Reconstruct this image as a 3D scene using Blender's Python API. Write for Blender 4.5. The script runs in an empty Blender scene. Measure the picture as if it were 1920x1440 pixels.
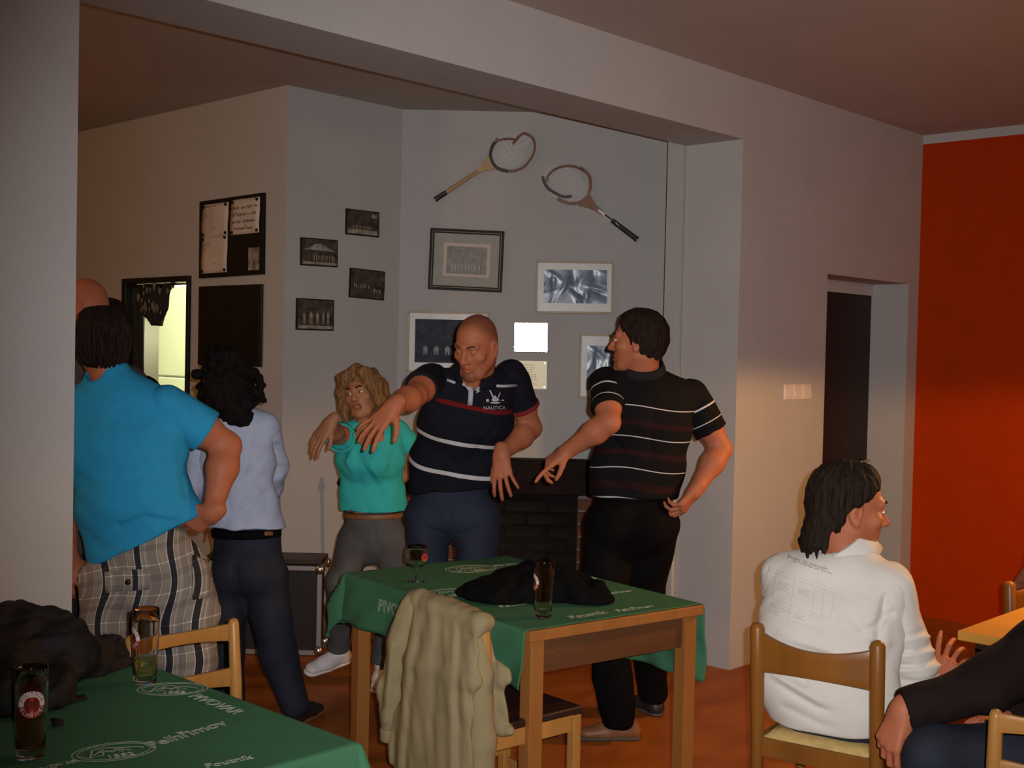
import bpy, math, random
import numpy as np
from mathutils import Vector, Matrix
from mathutils.bvhtree import BVHTree
FLASH_W, PEND_W, ROOM_W, ALC_W, KIT_W = 560.0, 105.0, 32.0, 48.0, 120.0

SC = bpy.context.scene
COL = SC.collection
random.seed(7)

# ------------------------------------------------------------------ camera
F = 2280.6                       # focal length in pixels of a 1920 px wide frame
YAW, PITCH, ROLL, EYE = 0.7579, -0.0265, 0.0222, 1.66
_fw = np.array([math.cos(YAW) * math.cos(PITCH), math.sin(YAW) * math.cos(PITCH), math.sin(PITCH)])
_rt = np.array([math.sin(YAW), -math.cos(YAW), 0.0])
_up = np.cross(_rt, _fw)
RT = math.cos(ROLL) * _rt + math.sin(ROLL) * _up
UP = -math.sin(ROLL) * _rt + math.cos(ROLL) * _up
FW = _fw
CAM = np.array([0.0, 0.0, EYE])
cam_d = bpy.data.cameras.new('camera')
cam_d.sensor_width = 36.0
cam_d.lens = F / 1920 * 36.0
cam_d.clip_start = 0.05
cam = bpy.data.objects.new('camera', cam_d)
COL.objects.link(cam)
cam.matrix_world = Matrix(((RT[0], UP[0], -FW[0], CAM[0]), (RT[1], UP[1], -FW[1], CAM[1]),
                           (RT[2], UP[2], -FW[2], CAM[2]), (0, 0, 0, 1)))
SC.camera = cam

# ------------------------------------------------------------------ light and exposure
SC.view_settings.view_transform = 'Standard'
SC.view_settings.look = 'None'
SC.view_settings.gamma = 1.0
SC.view_settings.use_curve_mapping = False
SC.view_settings.exposure = 0.0
world = bpy.data.worlds.new('world')
SC.world = world
world.use_nodes = True
world.node_tree.nodes['Background'].inputs[0].default_value = (0.55, 0.62, 0.75, 1)
world.node_tree.nodes['Background'].inputs[1].default_value = 0.02

def lamp(name, kind, loc, power, color, target=None, **kw):
    d = bpy.data.lights.new(name, kind)
    d.energy = power
    d.color = color
    for k, v in kw.items():
        setattr(d, k, v)
    o = bpy.data.objects.new(name, d)
    COL.objects.link(o)
    o.location = Vector(loc)
    if target is not None:
        o.rotation_euler = (Vector(target) - Vector(loc)).to_track_quat('-Z', 'Y').to_euler()
    return o

def at(px, py, z):               # point seen at a photo position, z metres in front of the lens
    return CAM + FW * z + RT * ((px - 960) / F * z) - UP * ((py - 720) / F * z)

def ray(px, py):
    return FW + RT * ((px - 960) / F) - UP * ((py - 720) / F)

def on_plane(px, py, p0, n):
    d = ray(px, py); n = np.array(n, float); p0 = np.array(p0, float)
    return CAM + d * ((p0 - CAM) @ n) / (d @ n)

def on_z(px, py, z):
    return on_plane(px, py, (0, 0, z), (0, 0, 1))

# the camera's own flash, beside the lens
lamp('flash_light', 'SPOT', CAM + RT * 0.055 + UP * 0.035, FLASH_W, (1.0, 0.985, 0.985), at(1170, 730, 6.0),
     spot_size=math.radians(70), spot_blend=1.0, shadow_soft_size=0.012)
# warm shaded lamp hanging over the table on the right, outside the frame
lamp('pendant_light', 'SPOT', at(2150, 610, 4.75), PEND_W, (1.0, 0.50, 0.15), at(2150, 610, 4.75) - np.array([0, 0, 1.0]),
     spot_size=math.radians(172), spot_blend=0.12, shadow_soft_size=0.07)
# warm lamp in the main room, behind and right of the camera
lamp('room_light', 'POINT', (5.6, -0.6, 2.5), ROOM_W, (1.0, 0.50, 0.24), shadow_soft_size=0.12)
# weak warm bulb deep in the alcove, behind the left pier
lamp('alcove_light', 'POINT', (0.5, 6.3, 2.8), ALC_W, (1.0, 0.46, 0.11), shadow_soft_size=0.1)
# fluorescent lamp in the kitchen behind the hatch
lamp('kitchen_light', 'AREA', (4.95, 7.5, 2.9), KIT_W, (0.95, 1.0, 0.66), (5.0, 7.5, 0.0), size=0.8)

# ------------------------------------------------------------------ materials
def mat(name, col, rough=0.6, metal=0.0, bump=0.0, bscale=40.0, var=0.0, vscale=6.0, stretch=(1, 1, 1),
        spec=0.5, trans=0.0, ior=1.45, alt=None, alpha=1.0, sheen=0.0):
    m = bpy.data.materials.new(name)
    m.use_nodes = True
    nt = m.node_tree
    b = nt.nodes['Principled BSDF']
    b.inputs['Base Color'].default_value = (*col, 1)
    b.inputs['Roughness'].default_value = rough
    b.inputs['Metallic'].default_value = metal
    b.inputs['Specular IOR Level'].default_value = spec
    b.inputs['Transmission Weight'].default_value = trans
    b.inputs['IOR'].default_value = ior
    if sheen:
        b.inputs['Sheen Weight'].default_value = sheen
    tc = nt.nodes.new('ShaderNodeTexCoord')
    mp = nt.nodes.new('ShaderNodeMapping')
    mp.inputs['Scale'].default_value = stretch
    nt.links.new(tc.outputs['Object'], mp.inputs[0])
    if var or alt:
        n = nt.nodes.new('ShaderNodeTexNoise')
        n.inputs['Scale'].default_value = vscale
        n.inputs['Detail'].default_value = 5
        nt.links.new(mp.outputs[0], n.inputs['Vector'])
        r = nt.nodes.new('ShaderNodeValToRGB')
        r.color_ramp.elements[0].position = 0.3
        r.color_ramp.elements[1].position = 0.7
        c2 = alt if alt else tuple(min(1, c * (1 + var)) for c in col)
        c1 = col if alt else tuple(c * (1 - var) for c in col)
        r.color_ramp.elements[0].color = (*c1, 1)
        r.color_ramp.elements[1].color = (*c2, 1)
        nt.links.new(n.outputs['Fac'], r.inputs[0])
        nt.links.new(r.outputs[0], b.inputs['Base Color'])
    if bump:
        n2 = nt.nodes.new('ShaderNodeTexNoise')
        n2.inputs['Scale'].default_value = bscale
        n2.inputs['Detail'].default_value = 6
        nt.links.new(mp.outputs[0], n2.inputs['Vector'])
        bp = nt.nodes.new('ShaderNodeBump')
        bp.inputs['Strength'].default_value = bump
        bp.inputs['Distance'].default_value = 0.01
        nt.links.new(n2.outputs['Fac'], bp.inputs['Height'])
        nt.links.new(bp.outputs[0], b.inputs['Normal'])
    return m

# ------------------------------------------------------------------ mesh helpers
class MB:
    """collects boxes, bars, tubes, lathes into one mesh"""
    def __init__(s):
        s.v = []; s.f = []; s.mi = []
    def add(s, v, f, mi=0):
        n = len(s.v)
        s.v += [tuple(map(float, p)) for p in v]
        s.f += [tuple(i + n for i in q) for q in f]
        s.mi += [mi] * len(f)
        return s
    def box(s, lo, hi, mi=0):
        x0, y0, z0 = lo; x1, y1, z1 = hi
        return s.add([(x0, y0, z0), (x1, y0, z0), (x1, y1, z0), (x0, y1, z0), (x0, y0, z1), (x1, y0, z1), (x1, y1, z1), (x0, y1, z1)],
                     [(0, 3, 2, 1), (4, 5, 6, 7), (0, 1, 5, 4), (1, 2, 6, 5), (2, 3, 7, 6), (3, 0, 4, 7)], mi)
    def obox(s, c, ax, ay, az, mi=0):        # box from centre and three half axes
        c = np.array(c, float); ax = np.array(ax, float); ay = np.array(ay, float); az = np.array(az, float)
        if np.cross(ax, ay) @ az < 0: az = -az
        v = [c + i * ax + j * ay + k * az for k in (-1, 1) for (i, j) in ((-1, -1), (1, -1), (1, 1), (-1, 1))]
        return s.add(v, [(0, 3, 2, 1), (4, 5, 6, 7), (0, 1, 5, 4), (1, 2, 6, 5), (2, 3, 7, 6), (3, 0, 4, 7)], mi)
    def bar(s, a, b, w, d, ref=(0, 0, 1), mi=0):
        a = np.array(a, float); b = np.array(b, float)
        t = (b - a); L = np.linalg.norm(t); t /= L
        r = np.array(ref, float)
        if abs(r @ t) > 0.95: r = np.array((0, 1, 0), float)
        x = np.cross(r, t); x /= np.linalg.norm(x); y = np.cross(t, x)
        return s.obox((a + b) / 2, x * w / 2, y * d / 2, t * L / 2, mi)
    def tube(s, pts, r, n=10, closed=False, mi=0, cap=True):
        pts = [np.array(p, float) for p in pts]
        m = len(pts)
        rr = r if hasattr(r, '__len__') else [r] * m
        T = []
        for i in range(m):
            a = pts[(i - 1) % m] if (closed or i > 0) else pts[i]
            b = pts[(i + 1) % m] if (closed or i < m - 1) else pts[i]
            t = b - a; T.append(t / (np.linalg.norm(t) + 1e-12))
        x = np.cross(T[0], (0, 0, 1.0))
        if np.linalg.norm(x) < 0.05: x = np.cross(T[0], (0, 1.0, 0))
        x /= np.linalg.norm(x)
        v = []; f = []
        for i in range(m):
            x = x - T[i] * (x @ T[i]); x /= np.linalg.norm(x); y = np.cross(T[i], x)
            for j in range(n):
                a = 2 * math.pi * j / n
                v.append(pts[i] + rr[i] * (math.cos(a) * x + math.sin(a) * y))
        for i in range(m if closed else m - 1):
            for j in range(n):
                a = i * n + j; b = i * n + (j + 1) % n; k = (i + 1) % m
                f.append((a, b, k * n + (j + 1) % n, k * n + j))
        if cap and not closed:
            f.append(tuple(range(n - 1, -1, -1))); f.append(tuple((m - 1) * n + j for j in range(n)))
        return s.add(v, f, mi)
    def lathe(s, prof, c=(0, 0, 0), n=32, mi=0):  # (r, z) profile, closed when it starts and ends on the axis
        v = []; f = []; idx = []
        for (r, z) in prof:
            if r < 1e-6:
                idx.append([len(v)] * n); v.append((c[0], c[1], c[2] + z))
            else:
                idx.append(list(range(len(v), len(v) + n)))
                v += [(c[0] + r * math.cos(2 * math.pi * j / n), c[1] + r * math.sin(2 * math.pi * j / n), c[2] + z) for j in range(n)]
        for a, b in zip(idx[:-1], idx[1:]):
            for j in range(n):
                q = [a[j], a[(j + 1) % n], b[(j + 1) % n], b[j]]
                u = []
                for t in q:
                    if t not in u: u.append(t)
                if len(u) > 2: f.append(tuple(u))
        return s.add(v, f, mi)
    def grid(s, P, mi=0, thick=0.0):          # P[i][j] points; a sheet, with thickness towards its own back
        P = np.array(P, float); m, n = P.shape[:2]
        if thick:
            du = np.gradient(P, axis=0); dv = np.gradient(P, axis=1)
            N = np.cross(du, dv); N /= (np.linalg.norm(N, axis=2, keepdims=True) + 1e-12)
            Q = P - N * thick
            v = np.concatenate([P.reshape(-1, 3), Q.reshape(-1, 3)])
        else:
            v = P.reshape(-1, 3)
        f = [(i * n + j, (i + 1) * n + j, (i + 1) * n + j + 1, i * n + j + 1) for i in range(m - 1) for j in range(n - 1)]
        if thick:
            o = m * n
            f += [(o + i * n + j, o + i * n + j + 1, o + (i + 1) * n + j + 1, o + (i + 1) * n + j) for i in range(m - 1) for j in range(n - 1)]
            ring = [(0, j) for j in range(n)] + [(i, n - 1) for i in range(1, m)] + [(m - 1, j) for j in range(n - 2, -1, -1)] + [(i, 0) for i in range(m - 2, 0, -1)]
            R = [i * n + j for i, j in ring]
            f += [(R[k], R[(k + 1) % len(R)], o + R[(k + 1) % len(R)], o + R[k]) for k in range(len(R))]
        return s.add(v, f, mi)

def root_loc(p):
    while p is not None and p.parent is not None:
        p = p.parent
    return np.array(p.location) if p is not None else np.zeros(3)

def obj(name, mb, mats, parent=None, smooth=False, bevel=0.0, world=False, seg=2, label=None, stuff=False):
    me = bpy.data.meshes.new(name)
    v = mb.v
    if world and parent is not None:
        o = root_loc(parent); v = [(p[0] - o[0], p[1] - o[1], p[2] - o[2]) for p in v]
    me.from_pydata(v, [], mb.f)
    mats = mats if isinstance(mats, (list, tuple)) else [mats]
    for m in mats: me.materials.append(m)
    if len(mats) > 1: me.polygons.foreach_set('material_index', mb.mi)
    if smooth: me.polygons.foreach_set('use_smooth', [True] * len(me.polygons))
    me.update()
    o = bpy.data.objects.new(name, me); COL.objects.link(o)
    if parent is not None: o.parent = parent
    if bevel:
        b = o.modifiers.new('bevel', 'BEVEL'); b.width = bevel; b.segments = seg; b.limit_method = 'ANGLE'; b.angle_limit = 0.6
    if label: o['label'] = label
    if stuff: o['kind'] = 'stuff'
    return o

def tag(o, label, cat, group=None):
    o['label'] = label; o['category'] = cat
    if group: o['group'] = group
    return o

def thing(name, label, cat, loc=(0, 0, 0), rz=0.0, group=None):
    o = bpy.data.objects.new(name, None); COL.objects.link(o)
    o.empty_display_size = 0.1
    o.location = Vector([float(c) for c in loc]); o.rotation_euler = (0, 0, rz)
    return tag(o, label, cat, group)

def struct(name, mb, m, parent=None, **kw):
    o = obj(name, mb, m, parent, **kw)
    if parent is None: o['kind'] = 'structure'
    return o

def copy_tree(o, parent=None):
    c = o.copy(); COL.objects.link(c)
    if parent is not None: c.parent = parent
    for ch in list(o.children): copy_tree(ch, c)
    return c

def scribble(words, size, seed=0, bold=.13, align='LEFT'):
    """lettering too blurred to read: little strokes in word-sized clusters, no real letters; words = letter counts"""
    rg = random.Random(seed); v = []; f = []; x = 0.0
    for w in words:
        for _ in range(w):
            for k in range(2):
                a = x + rg.uniform(0, .42) * size; y0, y1 = rg.uniform(0, .2) * size, rg.uniform(.42, .72) * size; s = rg.uniform(-.12, .12) * size; b = bold * size
                n = len(v); v += [(a, y0, 0), (a + b, y0, 0), (a + b + s, y1, 0), (a + s, y1, 0)]; f.append((n, n + 1, n + 2, n + 3))
            y = rg.uniform(.1, .6) * size; n = len(v); v += [(x, y, 0), (x + .45 * size, y, 0), (x + .45 * size, y + bold * size * .8, 0), (x, y + bold * size * .8, 0)]; f.append((n, n + 1, n + 2, n + 3))
            x += .62 * size
        x += .5 * size
    o = -x / 2 if align == 'CENTER' else 0
    return np.array([(p[0] + o, p[1], 0) for p in v]), f

def text_mesh(body, size, shear=0.0, outline=0.0, align='CENTER', depth=0.0, spacing=1.0):
    """flat lettering as (verts, faces); baseline at y=0, reading along +x"""
    cu = bpy.data.curves.new('lettering', 'FONT')
    cu.body = body; cu.size = size; cu.shear = shear; cu.align_x = align; cu.space_character = spacing
    cu.resolution_u = 3
    if outline:
        cu.fill_mode = 'NONE'; cu.bevel_depth = outline; cu.bevel_resolution = 0
    else:
        cu.extrude = depth
    o = bpy.data.objects.new('lettering', cu); COL.objects.link(o)
    dg = bpy.context.evaluated_depsgraph_get()
    me = o.evaluated_get(dg).to_mesh()
    v = np.array([tuple(p.co) for p in me.vertices]).reshape(-1, 3); f = [tuple(p.vertices) for p in me.polygons]
    o.evaluated_get(dg).to_mesh_clear()
    bpy.data.objects.remove(o); bpy.data.curves.remove(cu)
    return v, f
# ------------------------------------------------------------------ room
M = {}
M['plaster'] = mat('plaster', (0.455, 0.445, 0.435), 0.9, bump=0.12, bscale=60, var=0.03, vscale=3, spec=0.2)
M['plaster_white'] = mat('plaster_white', (0.49, 0.48, 0.475), 0.9, bump=0.1, bscale=60, var=0.02, spec=0.2)
M['ceiling'] = mat('ceiling_paint', (0.46, 0.41, 0.37), 0.95, bump=0.12, bscale=50, var=0.04, vscale=2, spec=0.1)
M['orange'] = mat('orange_paint', (0.44, 0.038, 0.001), 0.85, bump=0.08, bscale=50, var=0.05, vscale=8, spec=0.1)
M['floor'] = mat('floor_lino', (0.26, 0.062, 0.007), 0.5, bump=0.05, bscale=20, vscale=3.0, alt=(0.38, 0.115, 0.014), stretch=(1, 2.2, 1), spec=0.25)
M['black'] = mat('black_paint', (0.006, 0.005, 0.005), 0.4)
M['door_dark'] = mat('dark_door', (0.012, 0.006, 0.005), 0.5, bump=0.05, bscale=30, stretch=(1, 1, 0.1))
M['dark_wood'] = mat('dark_wood', (0.035, 0.018, 0.011), 0.45, bump=0.1, bscale=30, var=0.4, vscale=12, stretch=(1, 1, 8))
M['fridge'] = mat('fridge_white', (0.78, 0.84, 0.66), 0.4)
M['yellow_wall'] = mat('yellow_wall', (0.72, 0.53, 0.12), 0.9)
M['steel'] = mat('steel', (0.62, 0.60, 0.58), 0.3, 1.0)
M['white_plastic'] = mat('white_plastic', (0.72, 0.68, 0.64), 0.3)

X_OR, Y_P, T_P, H_C, H_B, X_J, X_L = 7.571, 3.541, 0.361, 3.121, 2.80, 5.461, 1.788
X_H, Y_PH, X_D = 4.078, 5.632, 4.928
DU = np.array([RT[0], RT[1], 0.0]); DU /= np.linalg.norm(DU)      # along the corner (fireplace) wall
DN = np.array([-DU[1], DU[0], 0.0]); DN = DN if DN @ FW < 0 else -DN   # towards the room
D0 = np.array([X_D, Y_PH, 0.0])

def diag(u, z, out=0.0):
    return D0 + DU * u + DN * out + np.array([0, 0, z])

def px_diag(px, py):
    p = on_plane(px, py, D0, DN)
    return (p - D0) @ DU, p[2]

struct('floor', MB().box((-2.6, -2.6, -0.1), (9.0, 10.0, 0.0)), M['floor'])
struct('ceiling', MB().box((-2.6, -2.6, H_C), (9.0, 10.0, H_C + 0.1)), M['ceiling'])
YB = Y_P + T_P
pier = struct('wall_left', MB().box((-2.4, Y_P, 0), (X_L, YB, H_C)), M['plaster'])
struct('trim_1', MB().box((X_L, Y_P, H_B), (X_J, YB, H_C)), M['plaster'])['label'] = 'plastered beam over the wide opening'
# partition to the right of the opening, with the door niche
nl = on_plane(1545, 760, (0, Y_P, 0), (0, 1, 0)); nr = on_plane(1702, 600, (0, Y_P, 0), (0, 1, 0)); nt_ = on_plane(1547, 513, (0, Y_P, 0), (0, 1, 0))
NX0, NX1, NZ = nl[0], nr[0], nt_[2]
w = MB()
w.box((X_J, Y_P, 0), (NX0, YB, H_C)); w.box((NX1, Y_P, 0), (X_OR + 0.2, YB, H_C)); w.box((NX0, Y_P, NZ), (NX1, YB, H_C))
struct('wall_partition', w, M['plaster'])
YD = on_plane(1633, 700, (NX1, 0, 0), (1, 0, 0))[1]     # back of the niche
dt = on_plane(1560, 547, (0, YD, 0), (0, 1, 0)); dr = on_plane(1632, 700, (0, YD, 0), (0, 1, 0))
struct('trim_2', MB().box((NX0, YD, dt[2]), (NX1, YD + 0.05, NZ)), M['plaster_white'])
door = struct('door_1', MB().box((NX0, YD + 0.012, 0.005), (NX1, YD + 0.05, dt[2])), M['door_dark'])
door['label'] = 'dark brown door in the white niche beside the orange wall'
hm = MB().tube([(NX1 - 0.06, YD + 0.014, 1.0), (NX1 - 0.06, YD - 0.035, 1.0), (NX1 - 0.17, YD - 0.035, 1.0)], 0.008)
obj('door_handle', hm, M['steel'], door, smooth=True)
zs = on_plane(1740, 270, (X_OR, 0, 0), (1, 0, 0))[2]
struct('wall_orange', MB().box((X_OR, -2.6, 0), (X_OR + 0.2, Y_P, zs)), M['orange'])
struct('trim_3', MB().box((X_OR, -2.6, zs), (X_OR + 0.2, Y_P, H_C)), M['plaster_white'])['label'] = 'white band above the orange paint'
struct('wall_back', MB().box((-2.6, -2.6, 0), (X_OR + 0.2, -2.4, H_C)), M['plaster'])
struct('wall_side', MB().box((-2.6, -2.4, 0), (-2.4, 10.0, H_C)), M['plaster'])
struct('wall_far', MB().box((-2.6, 9.6, 0), (9.0, 9.8, H_C)), M['plaster'])
struct('wall_kitchen', MB().box((8.6, 3.9, 0), (8.8, 9.6, H_C)), M['plaster'])
# corner post behind the right pier
pb = on_plane(1270, 600, (0, YB, 0), (0, 1, 0))
struct('trim_4', MB().box((pb[0] + 0.012, YB + 0.004, 0), (X_J + 0.05, YB + 0.10, H_B + 0.06)), M['plaster'])['label'] = 'narrow plastered corner post behind the pier'
# hatch wall
Hp = lambda px, py: on_plane(px, py, (X_H, 0, 0), (1, 0, 0))
hy1 = Hp(232, 600)[1]; hy0 = Hp(358, 600)[1]; hz1 = 0.5 * (Hp(232, 524)[2] + Hp(358, 516)[2]); hz0 = 1.02
w = MB()
w.box((X_H, Y_PH - 0.0, 0), (X_H + 0.07, hy0, H_C)); w.box((X_H, hy1, 0), (X_H + 0.07, 9.6, H_C))
w.box((X_H, hy0, hz1), (X_H + 0.07, hy1, H_C)); w.box((X_H, hy0, 0), (X_H + 0.07, hy1, hz0))
struct('wall_hatch', w, M['plaster'])
struct('wall_photos', MB().box((X_H + 0.07, Y_PH, 0), (X_D, Y_PH + 0.2, H_C)), M['plaster'])
w = MB(); L = 2.6
w.obox(diag(L / 2, H_C / 2, -0.1), DU * L / 2, DN * 0.1, (0, 0, H_C / 2))
struct('wall_fireplace', w, M['plaster'])
fw_ = 0.06
hatch = struct('window_1', MB().box((X_H - 0.02, hy0 - 0.0, hz1 - 0.035), (X_H + 0.07, hy1, hz1)).box((X_H - 0.02, hy0, hz0), (X_H + 0.07, hy0 + 0.03, hz1 - 0.035))
               .box((X_H - 0.02, hy1 - 0.05, hz0), (X_H + 0.07, hy1, hz1 - 0.035)).box((X_H - 0.06, hy0, hz0 - 0.03), (X_H + 0.12, hy1, hz0)), M['black'], bevel=0.003)
hatch['label'] = 'dark framed serving hatch to the lit kitchen'
# kitchen side wall glimpsed through the hatch
struct('wall_kitchen_back', MB().box((5.78, Y_PH + 0.2, 0), (5.98, 9.6, H_C)), M['yellow_wall'])
# ------------------------------------------------------------------ things on the walls
M['frame_black'] = mat('frame_black', (0.014, 0.009, 0.007), 0.5, spec=.2)
M['frame_gold'] = mat('frame_gold', (0.12, 0.09, 0.055), 0.5, 0.2)
M['frame_pale'] = mat('frame_pale_wood', (0.42, 0.31, 0.19), 0.45, var=0.1, vscale=30)
M['mat_grey'] = mat('mat_board_grey', (0.36, 0.36, 0.32), 0.7, var=0.06, vscale=9)
M['mat_silver'] = mat('mat_board_silver', (0.62, 0.62, 0.60), 0.35, var=0.06, vscale=20)
M['print_dark'] = mat('old_print', (0.020, 0.017, 0.014), 0.35, vscale=22, alt=(0.10, 0.085, 0.065))
M['print_light'] = mat('old_print_light', (0.30, 0.26, 0.20), 0.4, var=0.5, vscale=34)
M['print_grey'] = mat('faded_print', (0.20, 0.20, 0.19), 0.6, vscale=26, alt=(0.33, 0.32, 0.29))
M['print_blue'] = mat('glossy_blue_print', (0.09, 0.13, 0.20), 0.24, vscale=14, alt=(0.20, 0.27, 0.38), spec=0.4)
M['print_navy'] = mat('glossy_navy_print', (0.018, 0.024, 0.038), 0.5, vscale=16, alt=(0.05, 0.062, 0.085), spec=0.12)
M['glass'] = mat('picture_glass', (1, 1, 1), 0.03, trans=1.0, ior=1.02, spec=0.5)
M['paper'] = mat('paper', (0.60, 0.52, 0.45), 0.85, var=0.04, vscale=8)
M['ink'] = mat('ink', (0.10, 0.06, 0.05), 0.8)
M['brass'] = mat('plaque_brass', (0.62, 0.55, 0.36), 0.42, 0.25)
M['mirror'] = mat('plaque_polished', (0.95, 0.94, 0.90), 0.17, 0.9)
M['racket_tan'] = mat('racket_tan', (0.42, 0.28, 0.12), 0.35, var=0.2, vscale=20)
M['racket_dark'] = mat('racket_dark', (0.035, 0.020, 0.016), 0.3)
M['racket_brown'] = mat('racket_brown', (0.20, 0.075, 0.028), 0.3, var=0.25, vscale=25)
M['string'] = mat('racket_string', (0.75, 0.74, 0.72), 0.4)
M['leather'] = mat('grip_leather', (0.020, 0.013, 0.011), 0.5, bump=0.3, bscale=80)
M['tan_leather'] = mat('grip_tan', (0.40, 0.27, 0.12), 0.6, bump=0.3, bscale=60)

class Wall:
    """a wall plane with coordinates u (to the right), z (up) and out (towards the room)"""
    def __init__(s, p0, u, n): s.p0 = np.array(p0, float); s.u = np.array(u, float); s.n = np.array(n, float)
    def uz(s, px, py):
        p = on_plane(px, py, s.p0, s.n); return np.array([(p - s.p0) @ s.u, p[2]])
    def pt(s, u, z, o=0.0): return s.p0 + s.u * u + s.n * o + np.array([0, 0, z])
WD = Wall(D0, DU, DN)
WP = Wall((X_H, Y_PH, 0), (1, 0, 0), (0, -1, 0))
WH = Wall((X_H, Y_PH, 0), (0, -1, 0), (-1, 0, 0))
WR = Wall((0, Y_P, 0), (1, 0, 0), (0, -1, 0))

class Board:
    """a rectangle on a wall, with its tilt; q(s,t,out): s,t in metres from its centre"""
    def __init__(b, wall, tl, tr, br, bl):
        P = [wall.uz(*q) for q in (tl, tr, br, bl)]
        b.wall = wall; b.c = sum(P) / 4
        b.w = 0.5 * (np.linalg.norm(P[1] - P[0]) + np.linalg.norm(P[2] - P[3]))
        b.h = 0.5 * (np.linalg.norm(P[0] - P[3]) + np.linalg.norm(P[1] - P[2]))
        d = P[1] - P[0] + P[2] - P[3]; b.a = math.atan2(d[1], d[0])
    def q(b, s, t, o=0.0):
        u = b.c[0] + s * math.cos(b.a) - t * math.sin(b.a); z = b.c[1] + s * math.sin(b.a) + t * math.cos(b.a)
        return b.wall.pt(u, z, o)
    def slab(b, mb, s0, s1, t0, t1, o0, o1, mi=0):
        e = b.q(1, 0) - b.q(0, 0); g = b.q(0, 1) - b.q(0, 0)
        c = b.q((s0 + s1) / 2, (t0 + t1) / 2, (o0 + o1) / 2)
        return mb.obox(c, e * (s1 - s0) / 2, g * (t1 - t0) / 2, b.wall.n * (o1 - o0) / 2, mi)
    def rim(b, mb, s, t, wd, o0, o1, mi=0):
        b.slab(mb, -s, s, t - wd, t, o0, o1, mi); b.slab(mb, -s, s, -t, -t + wd, o0, o1, mi)
        b.slab(mb, -s, -s + wd, -t + wd, t - wd, o0, o1, mi); b.slab(mb, s - wd, s, -t + wd, t - wd, o0, o1, mi)
        return mb
    def text(b, body, s, t, size, o, **kw):
        v, f = scribble(body, size, int(t * 9999) % 997, **kw)
        return MB().add([b.q(s + p[0], t + p[1], o + p[2]) for p in v], f)

def rect(x0, y0, x1, y1, sl=0.0, sr=0.0):
    return (x0, y0), (x1, y0 + sl), (x1 + sr, y1 + sl), (x0 + sr, y1)

def figures(b, mb, n, s0, s1, t0, t1, o, rnd, mi=0):   # pale standing figures printed on an old photo
    for i in range(n):
        s = s0 + (s1 - s0) * (i + 0.5) / n + rnd.uniform(-.004, .004); hgt = (t1 - t0) * rnd.uniform(.75, 1); wdt = (s1 - s0) / n * rnd.uniform(.28, .42)
        P = [(-.5, 0), (-.18, 0), (-.1, .4), (.1, .4), (.18, 0), (.5, 0), (.55, .55), (.7, .8), (.25, .82), (.2, 1), (-.2, 1), (-.25, .82), (-.7, .8), (-.55, .55)]
        mb.add([b.q(s + p * wdt, t0 + q * hgt, o) for p, q in P], [(0, 1, 2, 13), (2, 3, 6, 13), (3, 4, 5, 6), (6, 7, 8, 11, 12, 13), (8, 9, 10, 11)], mi)

# --- four small prints on the short wall
rnd = random.Random(3)
SMALL = [(rect(647, 391, 709, 439, 7), 'uppermost small dark photo print on the short wall, with a pale strip below', 0),
         (rect(562, 445, 631, 497, 5), 'small old photo print of a group seated under a wide roof', 1),
         (rect(654, 502, 719, 557, 7), 'dark blurred small photo print on the short wall, third from the top', 2),
         (rect(554, 559, 624, 618, 3), 'lowest small old photo print showing pale standing figures', 3)]
for q, lab, k in SMALL:
    b = Board(WP, *q)
    r = thing('photo_print', lab, 'picture', b.q(0, -b.h / 2, 0.006), 0, 'small old prints on the short wall')
    m = MB(); b.slab(m, -b.w / 2, b.w / 2, -b.h / 2, b.h / 2, 0.001, 0.012); obj('backing_board', m, M['frame_black'], r, world=True, bevel=0.001)
    m = MB(); b.slab(m, -b.w / 2 + .006, b.w / 2 - .006, -b.h / 2 + .006, b.h / 2 - .006, 0.012, 0.0135); pr = obj('print', m, M['print_dark'], r, world=True)
    m = MB(); W2, H2 = b.w / 2 - .01, b.h / 2 - .01
    if k == 0:
        b.slab(m, -W2, W2 * .95, -H2, -H2 * .62, .0135, .0138); figures(b, m, 9, -W2 * .7, W2 * .6, -H2 * .6, -H2 * .2, .0138, rnd)
        m.add([b.q(W2 * (.62 + x), H2 * (.7 + y), .0138) for x, y in ((-.1, 0), (.05, -.2), (.3, -.1), (.2, .15), (0, .22))], [(0, 1, 2, 3, 4)])
    if k == 1:
        m.add([b.q(W2 * x, H2 * y, .0138) for x, y in ((-.95, .2), (.95, .12), (.5, .4), (.05, .72), (-.25, .7), (-.6, .35))], [(0, 1, 2, 3, 4, 5)])
        figures(b, m, 10, -W2 * .4, W2 * .9, -H2 * .75, -H2 * .1, .0138, rnd); b.slab(m, -W2, W2, -H2, -H2 * .8, .0135, .0138)
    if k == 2:
        figures(b, m, 8, -W2 * .9, W2 * .1, -H2 * .35, H2 * .02, .0138, rnd); figures(b, m, 3, W2 * .3, W2 * .9, -H2 * .7, -H2 * .2, .0138, rnd)
    if k == 3:
        figures(b, m, 3, -W2 * .85, W2 * .25, -H2 * .7, H2 * .4, .0138, rnd); figures(b, m, 2, W2 * .3, W2 * .85, -H2 * .7, H2 * .4, .0138, rnd); b.slab(m, -W2, W2, -H2, -H2 * .78, .0135, .0138)
    obj('printed_image', m, M['print_light'], pr, world=True, stuff=True)

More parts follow.
